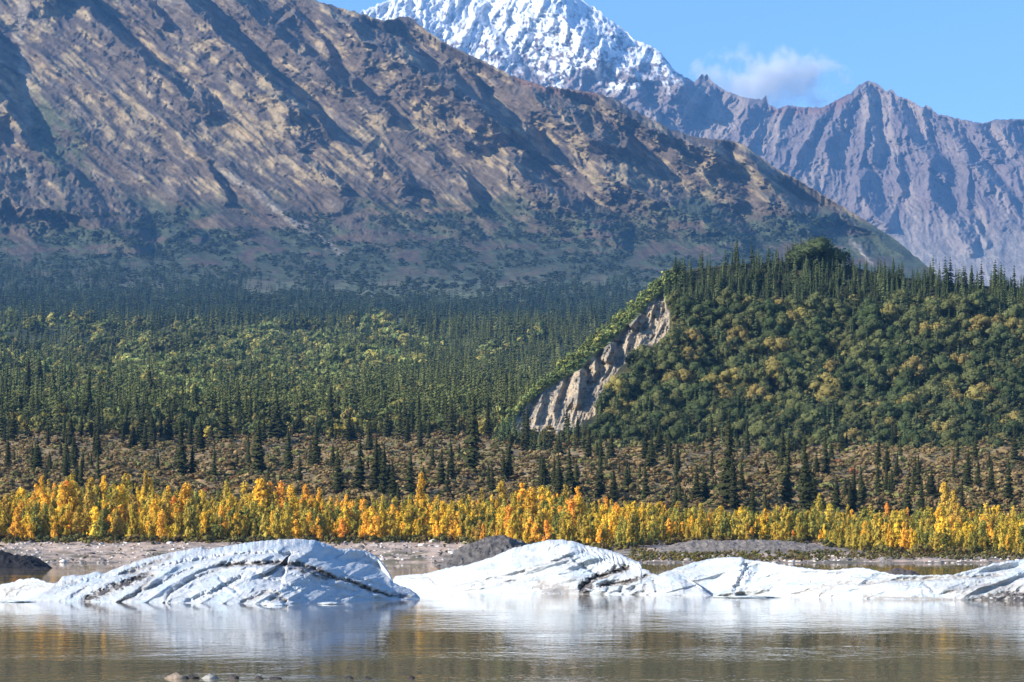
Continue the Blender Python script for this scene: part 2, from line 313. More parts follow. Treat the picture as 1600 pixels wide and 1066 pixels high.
# ------------------------------------------------------------------ the wooded hill with its bluff
crest3 = crv([(740, 706), (768, 682), (800, 652), (835, 613), (870, 581), (900, 554), (940, 516), (975, 488), (1000, 464), (1025, 443), (1040, 432), (1055, 424), (1100, 418), (1150, 412), (1200, 410),
              (1250, 408), (1320, 414), (1400, 432), (1500, 444), (1600, 450), (1800, 466), (2200, 520)])
D3 = crv(sorted([(720, 700), (700, 745), (660, 790), (600, 830), (500, 880), (400, 940), (350, 985)]))
CLIFF = [(797, 668), (815, 640), (850, 610), (880, 592), (905, 577), (925, 563), (950, 538), (975, 515), (1002, 488), (1020, 470), (1036, 457), (1040, 478), (1046, 492), (1046, 512), (1038, 544), (1018, 540),
         (1000, 540), (986, 555), (974, 574), (956, 592), (940, 612), (930, 636), (930, 652), (905, 668), (880, 676), (850, 684), (815, 676)]
FIN = [([(908, 572), (906, 600), (899, 640)], 26, 11, 9), ([(953, 532), (954, 550), (946, 568)], 16, 10, 7), ([(998, 487), (996, 500), (984, 512)], 16, 12, 7), ([(880, 590), (872, 620), (862, 650)], 16, 7, 4),
       ([(850, 612), (842, 640), (836, 665)], 14, 6, 4), ([(932, 560), (928, 580), (922, 600)], 9, 6, 4), ([(1024, 470), (1018, 492), (1008, 515)], 14, 7, 3.5), ([(825, 634), (820, 650), (815, 668)], 12, 5, 3)]
def surf3(px, py):
    px = np.asarray(px, float); py = np.asarray(py, float); c = crest3(px); D = D3(py)
    cl = inpoly(px, py, CLIFF, 2.5)
    sh = fbm(px / 11 + py / 40, py / 30, 5, 401, .6) * 2.0 + ridged(px / 16 + py / 50, py / 50, 4, 404, .6) * 1.3 + .9 * fbm(px / 4, py / 3, 3, 405)
    for i, (p, wl, wr, h) in enumerate(FIN): sh = sh + scarp(px, py, p, wl, wr, h * 1.25, 2, 60 + i)
    D = D + cl * (4 - sh)
    x, y, z = W(px, py, D)
    n = 3.6 * fbm(px / 90, py / 50, 3, 411) * ss(700, 640, py) * ss(0, 60, py - c) * (1 - cl)
    z = z + n
    Dc = D3(c); zc = EYE + (HY - c) / FPX * Dc
    z = np.where(D3(py) > Dc, zc - .45 * (D3(py) - Dc), z)
    z = z - 1.5 * ss(695, 712, py)
    return x, y, z
def col_hill(px, py):
    n1 = fbm(px / 50, py / 30, 4, 421); n2 = fbm(px / 12, py / 12, 3, 422)
    c = c3(px, (.040, .044, .020)); c = mixc(c, (.09, .075, .035), ss(0, .5, n1))
    c = mixc(c, (.20, .235, .08), ss(-48, -36, crest3(px) - py) * ss(1060, 1030, px))
    cl = inpoly(px, py, CLIFF, 1.5)
    k = c3(px, (.46, .365, .25)); k = mixc(k, (.24, .21, .17), ss(-.05, .4, fbm(px / 16 + py / 30, py / 40, 4, 425))); k = mixc(k, (.46, .37, .25), ss(.15, .6, n2) * .6); k = mixc(k, (.13, .11, .085), ss(.3, .6, fbm(px / 5, py / 3, 4, 427)) * .7)
    return mixc(c, k, cl)
sheet('wooded_hill', np.r_[np.arange(740, 1070, 1.), np.arange(1070, 2200, 8.)], np.r_[np.arange(712, 400, -1.4), np.arange(400, 350, -6.)], surf3, col_hill, M_cliff)

# ------------------------------------------------------------------ lake, lake bed and near shore
def water_mat():
    m = bpy.data.materials.new('silty_water'); m.use_nodes = True; t = m.node_tree; b = t.nodes['Principled BSDF']; L = t.links.new
    b.inputs['Base Color'].default_value = (.20, .165, .105, 1); b.inputs['Roughness'].default_value = .02; b.inputs['IOR'].default_value = 1.333
    tc = N(t, 'ShaderNodeTexCoord')
    def noi(sx, sy, sc_, det=4):
        mp = N(t, 'ShaderNodeMapping'); mp.inputs['Scale'].default_value = (sx, sy, 1); L(tc.outputs['Object'], mp.inputs[0])
        n = N(t, 'ShaderNodeTexNoise'); n.inputs['Scale'].default_value = sc_; n.inputs['Detail'].default_value = det; L(mp.outputs[0], n.inputs['Vector']); return n.outputs[0]
    a = noi(1, .55, 1.3); c = noi(1.0, .35, .25, 3); wind = noi(.25, 1., .07, 3)
    mr = N(t, 'ShaderNodeMapRange'); mr.inputs[1].default_value = .42; mr.inputs[2].default_value = .62; mr.inputs[3].default_value = .35; mr.inputs[4].default_value = 1.; L(wind, mr.inputs[0])
    m1 = N(t, 'ShaderNodeMath', operation='MULTIPLY'); L(a, m1.inputs[0]); L(mr.outputs[0], m1.inputs[1])
    m2 = N(t, 'ShaderNodeMath', operation='MULTIPLY_ADD'); L(c, m2.inputs[0]); m2.inputs[1].default_value = .6; L(m1.outputs[0], m2.inputs[2])
    fn = noi(1, .6, 5., 2); m3 = N(t, 'ShaderNodeMath', operation='MULTIPLY'); L(fn, m3.inputs[0]); L(mr.outputs[0], m3.inputs[1]); m4 = N(t, 'ShaderNodeMath', operation='MULTIPLY_ADD'); L(m3.outputs[0], m4.inputs[0]); m4.inputs[1].default_value = .35; L(m2.outputs[0], m4.inputs[2]); m2 = m4
    bp = N(t, 'ShaderNodeBump'); bp.inputs['Strength'].default_value = 1; bp.inputs['Distance'].default_value = .019; L(m2.outputs[0], bp.inputs['Height']); L(bp.outputs[0], b.inputs['Normal'])
    return m
V = [(-900, 20, 0), (900, 20, 0), (900, 420, 0), (-900, 420, 0)]
tag(link('lake_water', np_mesh('lake_water', V, [(0, 1, 2, 3)], None, water_mat())), kind='structure')
V = [(-7000, -300, -4), (7000, -300, -4), (7000, 9000, -4), (-7000, 9000, -4)]
tag(link('lake_bed', np_mesh('lake_bed', V, [(0, 1, 2, 3)], np.full((4, 3), .1), M_gravel)), kind='structure')
X, Y = np.meshgrid(np.linspace(-60, 60, 200), np.linspace(-60, 62, 200)); Z = np.interp(Y, [-60, 0, 45, 53, 62], [2, 1.3, .18, -.05, -.6]) + .07 * fbm(X / 1.3, Y / 1.3, 4, 9) * ss(60, 20, Y)
tag(link('near_shore', np_mesh('near_shore', np.stack([X, Y, Z], -1).reshape(-1, 3), grid_faces(200, 200), np.full((40000, 3), .16) * (.8, .75, .7), M_gravel, True)), kind='structure')

# ------------------------------------------------------------------ rocks
def rock_mesh(name, sx, sy, sz, seed, col, rough=.35, n=2, m=None):
    import bmesh
    bm = bmesh.new(); bmesh.ops.create_icosphere(bm, subdivisions=n, radius=1)
    V = np.array([v.co[:] for v in bm.verts]); F = [[v.index for v in f.verts] for f in bm.faces]; bm.free()
    d = 1 + rough * fbm(V[:, 0] * 1.3 + seed, V[:, 1] * 1.3 + V[:, 2] * 1.7, 4, seed); r = np.round(V * 1.6) / 1.6
    V = (V * .5 + r * .5) * d[:, None] * (sx, sy, sz)
    return np_mesh(name, V, F, np.full((len(V), 3), 1.) * col, m or M_gravel)
def at(px, py, D): return Vector(W(px, py, D))
RK = [(275, 1064, .26, .13, (.33, .26, .20), 'large tan boulder at the bottom edge of the water below the left iceberg'),
      (327, 1062, .16, .12, (.40, .39, .36), 'pale grey upright stone just right of the tan boulder'),
      (430, 1066, .18, .09, (.05, .045, .05), 'largest black stone among the dark stones at the bottom edge'),
      (404, 1068, .13, .12, (.07, .06, .06), 'small dark stone touching the left side of the largest black stone'),
      (300, 1070, .18, .1, (.05, .045, .045), 'low black stone between the tan boulder and the pale stone'),
      (365, 1071, .14, .1, (.09, .08, .08), 'low dark grey stone halfway between pale stone and largest black stone'),
      (545, 1068, .14, .1, (.05, .05, .05), 'left one of two small black stones at bottom centre left'),
      (575, 1068, .12, .1, (.05, .05, .05), 'right one of two small black stones at bottom centre left'),
      (642, 1069, .12, .09, (.06, .05, .05), 'lone black stone at the bottom edge right of the other stones')]
for i, (px, py, wd, hh, col, lab) in enumerate(RK):
    D = 56.5; x, y, z = W(px, 0, D)
    o = link('shore_stone', rock_mesh('shore_stone', wd, wd * .8, hh, 20 + i, col)); o.location = (x, D, -.02 if px < 400 else -.05)
    tag(o, lab, 'stone', 'stones at the near water edge')

def mound(name, outline, D, depth, col, label, cat, rough, seed, base=-.3, npx=1.2, kind=None):
    f = crv(outline); x0 = outline[0][0]; x1 = outline[-1][0]; xs = np.arange(x0, x1 + .1, npx); S = np.linspace(-1, 1, 56)
    PX, T = np.meshgrid(xs, S); zt = EYE + (HY - f(PX)) / FPX * D
    x = (PX - CX) / FPX * D; prof = np.cos(T * math.pi / 2) ** .9; x += .3 * fbm(x / 2, T * 3, 2, seed + 5); z = base + (zt - base) * prof
    y = D + depth * T; z = z + rough * (fbm(x / 2.3, y / 2.3, 5, seed, .6) + .7 * ridged(x / 1.3, y / 1.3, 3, seed + 7)) * np.minimum(1, prof * 2)
    c = c3(PX, col) * (1 + .35 * fbm(x / .8, y / .8, 3, seed + 2))[..., None]
    x = x - at(f(0) * 0 + (x0 + x1) / 2, 0, D).x; y = y - D
    o = link(name, np_mesh(name, np.stack([x, y, z], -1).reshape(-1, 3), grid_faces(len(S), len(xs)), c.reshape(-1, 3), M_gravel)); o.location = (at((x0 + x1) / 2, 0, D).x, D, 0)
    tag(o, label, cat); return o
mound('gravel_mound', [(682, 887), (692, 878), (705, 866), (720, 858), (735, 850), (755, 843), (772, 838), (790, 838), (808, 843), (820, 850), (850, 862), (880, 880), (890, 887)], 318, 7, (.115, .105, .10), 'dark grey gravel mound standing behind the left slope of the middle iceberg', 'mound', .28, 31)
mound('gravel_mound', [(-160, 890), (-60, 862), (0, 862), (8, 863), (20, 868), (45, 867), (60, 875), (78, 886), (84, 889)], 300, 4, (.018, .018, .022), 'low black gravel mound in the water at the far left edge', 'mound', .2, 32)
mound('gravel_mound', [(1005, 872), (1030, 858), (1055, 851), (1075, 846), (1110, 844), (1140, 845), (1190, 844), (1240, 847), (1280, 853), (1310, 857), (1400, 864), (1440, 872)], 432, 9, (.19, .165, .145), 'long flat-topped grey gravel mound in front of the yellow trees on the right', 'mound', .18, 33, base=1.2)
mound('gravel_mound', [(1376, 899), (1384, 892), (1395, 888), (1410, 889), (1425, 892), (1436, 899)], 225, 1.2, (.10, .085, .08), 'small dark rubble heap peeking over the low right iceberg', 'mound', .07, 34, base=-.1, npx=.6)

# ------------------------------------------------------------------ icebergs
def iceberg(name, label, outline, water, depth, grooves, faces, dirt, seed, n1=.2, strat=(.9, -.43), npx=.7, rows=150, blobs=(), scal=None):
    f = crv(outline); _g = np.exp(-(np.arange(-120, 121) / 55.) ** 2); _g /= _g.sum(); _xw = np.arange(outline[0][0] - 130, outline[-1][0] + 131.); wl = lambda q: np.interp(q, _xw[120:-120], np.convolve(crv(water)(_xw), _g, 'valid')); x0, x1 = outline[0][0], outline[-1][0]
    xs = np.arange(x0, x1 + .01, npx); vf = np.linspace(-.06, 1, rows) ; vb = np.linspace(0, 1, 36)[1:]
    PX, Vv = np.meshgrid(xs, vf); yw = wl(PX); yc = f(PX); Df = EYE * FPX / (yw - HY)
    vv = np.clip(Vv, 0, 1); bulge = np.where(vv < 1, 1 - np.sqrt(np.clip(1 - (vv * .98) ** 2.2, 0, 1)), 1); hgt = np.clip((yw - yc) / 90, .12, 1.2)
    PY = yw + (yc - yw) * Vv
    D = Df + depth * hgt * (.55 * vv + .45 * bulge)
    px, py = PX, PY
    u = px * strat[0] + py * strat[1]; v = -px * strat[1] + py * strat[0]
    m = D / FPX                                     # metres per photo pixel
    dd = n1 * (1.5 * ridged(u / 130, v / 26, 2, seed) + 1.1 * fbm(u / 60, v / 18, 2, seed + 3) + .22 * ridged(u / 22, v / 9, 3, seed + 9) * (.4 + 1.2 * ss(-.2, .5, fbm(px / 60, py / 30, 2, seed + 6))))
    if scal is not None:
        sm = inpoly(px, py, scal, 10); dd = dd + sm * .16 * ridged((px * .6 + py * .8) / 16, (px * .8 - py * .6) / 7, 2, seed + 30)
    di = np.zeros(px.shape)
    for p, wd, dp, dk in grooves:
        k = line_mask(px, py, p, wd, wig=wd * .65, seed=seed + 41); dd = dd - dp * k; k = k * (.45 + .75 * ss(-.45, .3, fbm(px / 12, py / 5, 3, seed + 43))); di = np.maximum(di, dk * np.clip(k * 1.25, 0, 1))
        k2 = line_mask(px, py - wd * 1.9, p, wd * 1.1); dd = dd + dp * .35 * k2
    for i, (p, k_, lim) in enumerate(faces):      # faces turning away to the right of a traced edge
        s, t = poly_sd(px, py, p); e = ss(0, .1, t) * ss(1.0, .93, t); dd = dd - k_ * np.clip(s + 2 * fbm(px / 14, py / 14, 2, seed + i), 0, lim) * e
    e_top = ss(1, .86, vv); e_side = ss(0, 12, px - x0) * ss(0, 12, x1 - px)
    dd = dd * (.25 + .75 * e_top) * np.clip(hgt * 1.4, .2, 1)
    D = D - dd * .9; z = EYE + (HY - (PY + 0)) / FPX * (D + dd * .9)
    z = z + dd * .1 * e_top
    # rough skyline
    z = z + .04 * fbm(px / 9, vv * 3, 3, seed + 50) * ss(.8, 1, vv)
    x = (px - CX) / FPX * D
    for p, dk, sf in dirt:
        di = np.maximum(di, dk * inpoly(px + 7 * fbm(px / 9, py / 5, 3, seed + 60), py + 4 * fbm(px / 9, py / 5, 3, seed + 61), p, sf) * ss(-.7, .15, fbm(px / 8, py / 4, 3, seed + 62) + .2))
    fn = fbm(u / 30, v / 5, 4, seed + 70)
    col = c3(px, (.47, .50, .525)); col = mixc(col, (.37, .47, .54), ss(.0, .6, fbm(u / 60, v / 12, 3, seed + 71)) * .6); col = mixc(col, (.47, .45, .42), ss(.25, .7, fn) * .35)
    col = mixc(col, (.30, .27, .24), np.clip(di, 0, .55) / .55 * .85 * (di > 0)); col = mixc(col, (.05, .045, .048), ss(.6, 1., di) * .92)
    col = mixc(col, (.27, .25, .23), ss(.42, .7, fbm(px / 5, py / 2.5, 3, seed + 77) + .35 * fbm(px / 50, py / 14, 2, seed + 78)) * .5)
    # back side
    B = []
    Dt = D[-1]; zt = z[-1]; dp_ = depth * hgt[-1]
    for q in vb:
        Db = Dt + dp_ * 1.1 * q; B.append((xs * 0 + (xs - CX) / FPX * Dt, Db + .1 * fbm(xs / 20, xs * 0 + q * 5, 3, seed + 80), -.4 + (zt + .4) * np.cos(q * math.pi / 2) ** .8))
    bx = np.array([b[0] for b in B]); by = np.array([b[1] for b in B]); bz = np.array([b[2] for b in B])
    x = np.vstack([x, bx]); y = np.vstack([D, by]); z = np.vstack([z, bz]); col = np.concatenate([col, np.repeat(col[-1:], len(B), 0)])
    cx, cy = x.mean(), y.mean()
    o = link(name, np_mesh(name, np.stack([x - cx, y - cy, z], -1).reshape(-1, 3), grid_faces(x.shape[0], len(xs)), col.reshape(-1, 3), M_ice, True)); o.location = (cx, cy, 0)
    tag(o, label, 'iceberg', 'icebergs stranded in the lake'); return o
iceberg('iceberg', 'tallest broad blue-white iceberg on the left with black diagonal dirt bands',
 [(34, 941), (46, 934), (70, 924), (92, 908), (97, 901), (112, 899), (130, 899), (150, 893), (160, 897), (190, 885), (230, 872), (270, 863), (300, 857), (314, 855), (320, 859), (345, 855), (375, 850), (400, 846), (440, 843), (465, 842), (490, 844),
  (510, 850), (525, 857), (532, 858), (550, 858), (570, 860), (590, 871), (600, 884), (610, 899), (614, 911), (640, 920), (652, 929), (656, 934)],
 [(34, 939), (200, 941.5), (450, 944.5), (656, 936)], 11.,
 [([(126, 940), (160, 926), (200, 909), (243, 892)], 6, .5, 1.), ([(182, 942), (212, 928), (232, 908), (246, 894)], 3, .3, .6), ([(330, 884), (362, 881), (430, 879), (470, 882), (492, 890), (515, 900), (545, 908), (580, 922), (612, 930), (650, 933)], 3.2, .5, .95),
  ([(185, 897), (215, 889), (245, 878), (272, 868)], 4, .3, .62), ([(75, 931), (120, 911), (165, 902), (230, 890), (300, 875), (370, 866), (430, 863), (485, 869)], 3, .42, .12), ([(300, 897), (330, 887), (372, 883), (420, 884)], 2.5, .3, .2),
  ([(258, 942), (266, 926), (300, 905), (350, 886)], 2.8, .35, .25), ([(290, 940), (330, 926), (366, 908), (382, 896)], 3.5, .42, .05), ([(212, 926), (245, 914), (285, 893), (315, 884)], 2.5, .3, .12), ([(70, 928), (95, 915), (120, 906)], 2.5, .3, .3),
  ([(375, 942), (400, 932), (420, 924), (440, 930)], 3.5, .3, .45), ([(420, 938), (436, 934), (450, 940)], 3, .25, .8), ([(340, 900), (352, 912), (372, 925)], 3, .25, 0), ([(400, 900), (440, 908), (470, 925)], 3, .25, .0), ([(520, 930), (560, 934), (610, 936)], 2.5, .2, .1),
  ([(440, 893), (480, 903), (520, 915), (560, 925)], 2.2, .2, .05), ([(530, 895), (560, 905), (600, 914)], 2.6, .3, 0), ([(110, 935), (140, 915), (170, 905)], 2.5, .25, .1)],
 [([(480, 843), (487, 858), (496, 875), (530, 893), (575, 908), (612, 914)], .062, 75), ([(395, 885), (388, 897), (400, 915), (440, 925)], .03, 25), ([(510, 856), (516, 872)], .03, 14)],
 [([(440, 876), (470, 878), (500, 886), (520, 898), (512, 908), (480, 896), (450, 888)], .95, 3)], 500)
iceberg('iceberg', 'rounded white iceberg in the middle with black dirt under its right overhang',
 [(600, 921), (612, 908), (618, 900), (640, 898), (660, 897), (690, 890), (710, 885), (730, 883), (770, 870), (800, 857), (830, 850), (855, 844), (880, 843), (900, 847), (915, 852), (930, 855), (950, 859), (970, 866), (985, 874), (999, 878), (1002, 883), (1000, 888), (1014, 891), (1018, 896),
  (1030, 899), (1045, 898), (1060, 898), (1072, 902), (1088, 912), (1100, 922), (1111, 930)],
 [(600, 922.5), (800, 927), (1112, 931)], 6.2,
 [([(905, 927), (911, 916), (925, 905), (950, 896), (968, 889), (986, 886)], 4.5, .6, 1.), ([(935, 915), (960, 911), (982, 909), (1000, 903), (1016, 898)], 3.5, .4, .95), ([(690, 921), (740, 909), (800, 897), (850, 881), (892, 872)], 2, .18, .35), ([(640, 905), (670, 903), (690, 918)], 2, .18, .3),
  ([(700, 915), (760, 912), (830, 905), (870, 896)], 2, .15, .25), ([(862, 878), (890, 868), (905, 880), (930, 893)], 2.4, .22, .2), ([(948, 925), (952, 917)], 3, .35, .1), ([(968, 926), (974, 915)], 3.2, .35, .1), ([(986, 926), (992, 914)], 3, .3, .2), ([(1006, 927), (1010, 912)], 3.5, .3, .35), ([(1025, 927), (1022, 905)], 3, .3, .3)],
 [([(1046, 898), (1062, 910), (1070, 929)], .06, 40), ([(1028, 900), (1032, 915), (1036, 929)], -.03, 16)],
 [([(836, 903), (858, 910), (900, 916), (905, 929), (850, 928), (838, 916)], .6, 5), ([(908, 910), (930, 903), (930, 912), (920, 929), (905, 929)], 1., 3), ([(870, 872), (900, 868), (905, 884), (880, 884)], .22, 6)], 520, n1=.3, strat=(.97, -.22), scal=[(895, 846), (940, 855), (1000, 878), (1000, 890), (960, 890), (900, 866)])
iceberg('iceberg', 'long low white iceberg reaching the right edge with grey silt patches',
 [(1006, 926), (1015, 905), (1030, 897), (1050, 890), (1080, 880), (1110, 873), (1140, 870), (1158, 871), (1170, 875), (1200, 878), (1230, 884), (1260, 888), (1290, 891), (1310, 890), (1340, 887), (1355, 888), (1375, 893), (1400, 898), (1440, 899), (1490, 898), (1520, 890), (1560, 879), (1600, 874), (1650, 871), (1700, 884), (1760, 934)],
 [(1006, 929), (1110, 930), (1200, 932), (1300, 935), (1400, 937), (1600, 939), (1762, 939)], 6.2,
 [([(1164, 873), (1166, 886), (1163, 898), (1154, 912), (1146, 925)], 4, .5, 0.), ([(1330, 913), (1400, 905), (1480, 903), (1530, 899), (1576, 894)], 2.6, .25, .5), ([(1235, 929), (1262, 921), (1300, 912), (1340, 906)], 2.8, .25, .38), ([(1470, 927), (1510, 917), (1556, 908)], 1.8, .2, .55),
  ([(1280, 932), (1292, 920), (1305, 914)], 2.5, .22, .45), ([(1370, 926), (1350, 931), (1480, 935), (1560, 936)], 2, .1, .6), ([(1180, 905), (1220, 895), (1280, 893)], 3, .25, .0), ([(1240, 912), (1290, 905), (1340, 900), (1400, 899)], 2.5, .22, .05), ([(1440, 905), (1460, 925)], 3, .22, .15), ([(1200, 925), (1215, 910), (1260, 902)], 3, .25, 0)],
 [([(1156, 871), (1168, 884), (1158, 905), (1142, 926)], .05, 16)],
 [([(1480, 918), (1540, 908), (1640, 908), (1640, 936), (1500, 934)], .38, 8), ([(1535, 928), (1560, 921), (1640, 924), (1640, 940), (1530, 938)], .95, 3)], 540, n1=.3, strat=(.96, -.28))
iceberg('iceberg', 'small low ice shard at the left edge, left of the tallest iceberg',
 [(-30, 930), (-10, 918), (0, 914), (15, 911), (30, 906), (53, 903), (62, 906), (75, 910), (88, 912), (96, 920), (100, 933)],
 [(-30, 935), (100, 937)], 3, [([(8, 934), (20, 922), (45, 915), (75, 916)], 2.2, .2, .4), ([(25, 932), (34, 921), (60, 918)], 2, .15, .35), ([(40, 912), (60, 909), (80, 914)], 1.8, .12, .25)], [], [([(5, 916), (22, 916), (20, 934), (6, 934)], .45, 3)], 560, n1=.12)
def floe(px, py, wd, hh, dep, label, seed):
    D = EYE * FPX / (py - HY); m = rock_mesh('ice_floe', wd / 2 * D / FPX, dep, hh * D / FPX, seed, (.60, .65, .68), .3, 3, M_ice); o = link('ice_floe', m); o.location = ((px - CX) / FPX * D, D, .02)
    tag(o, label, 'ice floe', 'small ice floes at the icebergs')
floe(431, 946, 34, 3.5, .5, 'flat white ice floe floating against the front of the left iceberg', 5)
floe(516, 944, 34, 2.2, .5, 'thin low white ice floe under the right half of the left iceberg', 6)
floe(1165, 934, 90, 2.2, .8, 'thin flat ice floe below the blue notch of the right iceberg', 8)
floe(20, 941, 60, 1.6, .5, 'thin white ice floe in front of the small shard at left edge', 9)

# ------------------------------------------------------------------ vegetation meshes
def spruce_geo(seed, whorls=20, nb=8, r=.15, core=True):
    g = np.random.default_rng(seed); V = []; F = []; c = []
    for k in range(whorls):
        zf = (k + .5 * g.random()) / whorls; z = .05 + .94 * zf; rr = r * (1 - zf) ** .8 * g.uniform(.75, 1.15) + .006
        if zf < .12: rr *= .6 + 3 * zf
        for b in range(nb):
            a = (b + g.uniform(-.35, .35)) / nb * 6.283 + k * 1.3; q = rr * g.uniform(.55, 1.25); wd = max(q * .42, .012); ca, sa = math.cos(a), math.sin(a); i = len(V); dr = q * g.uniform(.15, .5)
            V += [(0, 0, z + .035), (ca * q * .65 - sa * wd, sa * q * .65 + ca * wd, z - dr * .9 - .012), (ca * q, sa * q, z - dr * .7), (ca * q * .65 + sa * wd, sa * q * .65 - ca * wd, z - dr * .9 - .012)]
            F += [(i, i + 1, i + 2), (i, i + 2, i + 3)]; c += [g.uniform(.75, 1.3)] * 4
    return np.array(V), np.array(F), np.array(c)
def _ico(n):
    import bmesh
    bm = bmesh.new(); bmesh.ops.create_icosphere(bm, subdivisions=n, radius=1); V = np.array([v.co[:] for v in bm.verts]); F = np.array([[v.index for v in f.verts] for f in bm.faces]); bm.free(); return V, F
ICO = [_ico(1), _ico(2)]
def leaf_geo(seed, n=300, lobes=9, ry=.33, z0=.15, size=.055, col=False, ell=1.0, core=0):
    """crown of leaf clumps spread over irregular lobes; unit height"""
    g = np.random.default_rng(seed); V = np.zeros((n * 4, 3)); F = np.arange(n * 4).reshape(-1, 4); c = np.zeros(n * 4)
    L = []
    for k in range(lobes):
        if col:      # upright columns of foliage
            a = g.uniform(0, 6.28); t = g.uniform(.15, .95); rr = ry * (1 - t * .85) * .8; L.append((math.cos(a) * rr * g.random(), math.sin(a) * rr * g.random(), z0 + (1 - z0) * t * .9, ry * g.uniform(.2, .42) * (1.15 - t * .65), g.uniform(1.1, 2.3)))
        else:
            a = g.uniform(0, 6.28); t = g.uniform(.1, .95); rr = ry * math.sin(min(1, t * 1.15) * 3.0) * .75; L.append((math.cos(a) * rr, math.sin(a) * rr, z0 + (.92 - z0) * t, ry * g.uniform(.35, .55), ell))
    L = np.array(L); id_ = g.integers(0, lobes, n); d = g.normal(size=(n, 3)); d[:, 2] = np.abs(d[:, 2]) * .9 - .25; d /= np.linalg.norm(d, axis=1)[:, None]
    l = L[id_]; P = l[:, :3] + d * l[:, 3:4] * np.c_[np.ones(n), np.ones(n), l[:, 4]] * g.uniform(.7, 1.3 if col else 1.14, (n, 1))
    P[:, 2] = np.clip(P[:, 2], z0 * .5, None); nn = d + g.normal(size=(n, 3)) * .4; nn /= np.linalg.norm(nn, axis=1)[:, None]
    t1 = np.cross(nn, g.normal(size=(n, 3))); t1 /= np.linalg.norm(t1, axis=1)[:, None]; t2 = np.cross(nn, t1); s = size * g.uniform(.55, 1.35, (n, 1)); st = 1.5 if col else 1.
    V[0::4] = P + t1 * s; V[1::4] = P + t2 * s * g.uniform(.5, 1, (n, 1)); V[2::4] = P - t1 * s * g.uniform(.6, 1.1, (n, 1)); V[3::4] = P - t2 * s * g.uniform(.5, 1, (n, 1))
    cc = g.uniform(.82, 1.18, n) * L[id_][:, 4] ** 0; c = np.repeat(cc * (1 + .12 * g.normal(size=lobes))[id_], 4)
    F = np.concatenate([F[:, :3], F[:, [0, 2, 3]]]); iv, if_ = ICO[core]; Vs = [V]; Fs = [F]; Cs = [c]; off = len(V)
    for l in L:
        q = iv * (1 + .22 * g.normal(size=(len(iv), 1))) * l[3] * (.62 if col else .74) * np.array([1, 1, l[4]]) + l[:3]; q[:, 2] = np.clip(q[:, 2], z0 * .4, None); Vs.append(q); Fs.append(if_ + off); off += len(iv); Cs.append(np.full(len(iv), .9) * g.uniform(.85, 1.15, len(iv)))
    V = np.concatenate(Vs); F = np.concatenate(Fs); c = np.concatenate(Cs); V[:, 2] /= max(V[:, 2].max(), 1e-6); return V, F, c
def trunk_geo(r=.012, h=.95, lean=0., limbs=0, seed=0):
    g = np.random.default_rng(seed); V = []; F = []
    def tube(p, q, r0, r1):
        p = np.array(p, float); q = np.array(q, float); d = q - p; d /= np.linalg.norm(d); a = np.cross(d, (0.3, .9, .1)); a /= np.linalg.norm(a); b = np.cross(d, a); i = len(V)
        for (o, rr) in ((p, r0), ((p + q) / 2 + a * r0 * .5, (r0 + r1) / 2), (q, r1)):
            for k in range(5): t = k * 1.2566; V.append(o + (a * math.cos(t) + b * math.sin(t)) * rr)
        for s in (0, 5):
            for k in range(5): F.append((i + s + k, i + s + (k + 1) % 5, i + s + 5 + (k + 1) % 5, i + s + 5 + k))
    tube((0, 0, -.04), (lean, 0, h), r, r * .25)
    for k in range(limbs):
        z = g.uniform(.2, .7); a = g.uniform(0, 6.28); tube((lean * z, 0, z * h), (math.cos(a) * .2, math.sin(a) * .2, z * h + .2), r * .5, r * .15)
    return np.array(V), np.array(F)
def merged(name, protos, pos, hgt, wid, tint, m, chunk=None):
    """one mesh holding many plants (stuff)"""
    Vs = []; Fs = []; Cs = []; off = 0; n = len(pos); wid = wid * rng.uniform(.72, 1.4, n); rot = rng.uniform(0, 6.283, n); pi = rng.integers(0, len(protos), n)
    for k, (v, f, c) in enumerate(protos):
        I = np.where(pi == k)[0]
        if not len(I): continue
        ca = np.cos(rot[I])[:, None]; sa = np.sin(rot[I])[:, None]; X = (v[None, :, 0] * ca - v[None, :, 1] * sa) * wid[I][:, None]; Y = (v[None, :, 0] * sa + v[None, :, 1] * ca) * wid[I][:, None]; Z = v[None, :, 2] * hgt[I][:, None]
        P = np.stack([X, Y, Z], -1) + pos[I][:, None, :]; Vs.append(P.reshape(-1, 3)); Fs.append((f[None] + (np.arange(len(I)) * len(v))[:, None, None] + off).reshape(-1, f.shape[1])); off += len(I) * len(v)
        Cs.append((tint[I][:, None, :] * c[None, :, None]).reshape(-1, 3))
    return link(name, np_mesh(name, np.concatenate(Vs), np.concatenate(Fs), np.concatenate(Cs), m))
def pts(fn, px, py):
    x, y, z = fn(np.asarray(px, float), np.asarray(py, float)); return np.stack([x, y, z], -1)
def jit(cols, n, amt=.18, wts=None):
    cols = np.array(cols, float); i = rng.choice(len(cols), n, p=wts); return cols[i] * (1 + amt * rng.normal(size=(n, 1))).clip(.5, 1.6)

SPR = (.034, .038, .013)
spr_hi = [spruce_geo(s, 22, 9, r) for s, r in ((1, .13), (2, .16), (3, .19), (4, .145), (5, .22), (6, .115), (7, .17))]
spr_lo = [spruce_geo(20 + s, 7, 5, r) for s, r in ((1, .15), (2, .18), (3, .21))]
spr_md = [spruce_geo(30 + s, 13, 6, r) for s, r in ((1, .13), (2, .16), (3, .18))]
lf_lo = [leaf_geo(40 + s, 56, 5, .38, .12, .10) for s in range(4)]
lf_md = [leaf_geo(50 + s, 150, 9, .42, .10, .085) for s in range(5)]
sh_lo = [leaf_geo(60 + s, 20, 3, .9, .0, .24) for s in range(5)]
pop_md = [leaf_geo(70 + s, 260, 12, .36, .04, .034, True) for s in range(9)]

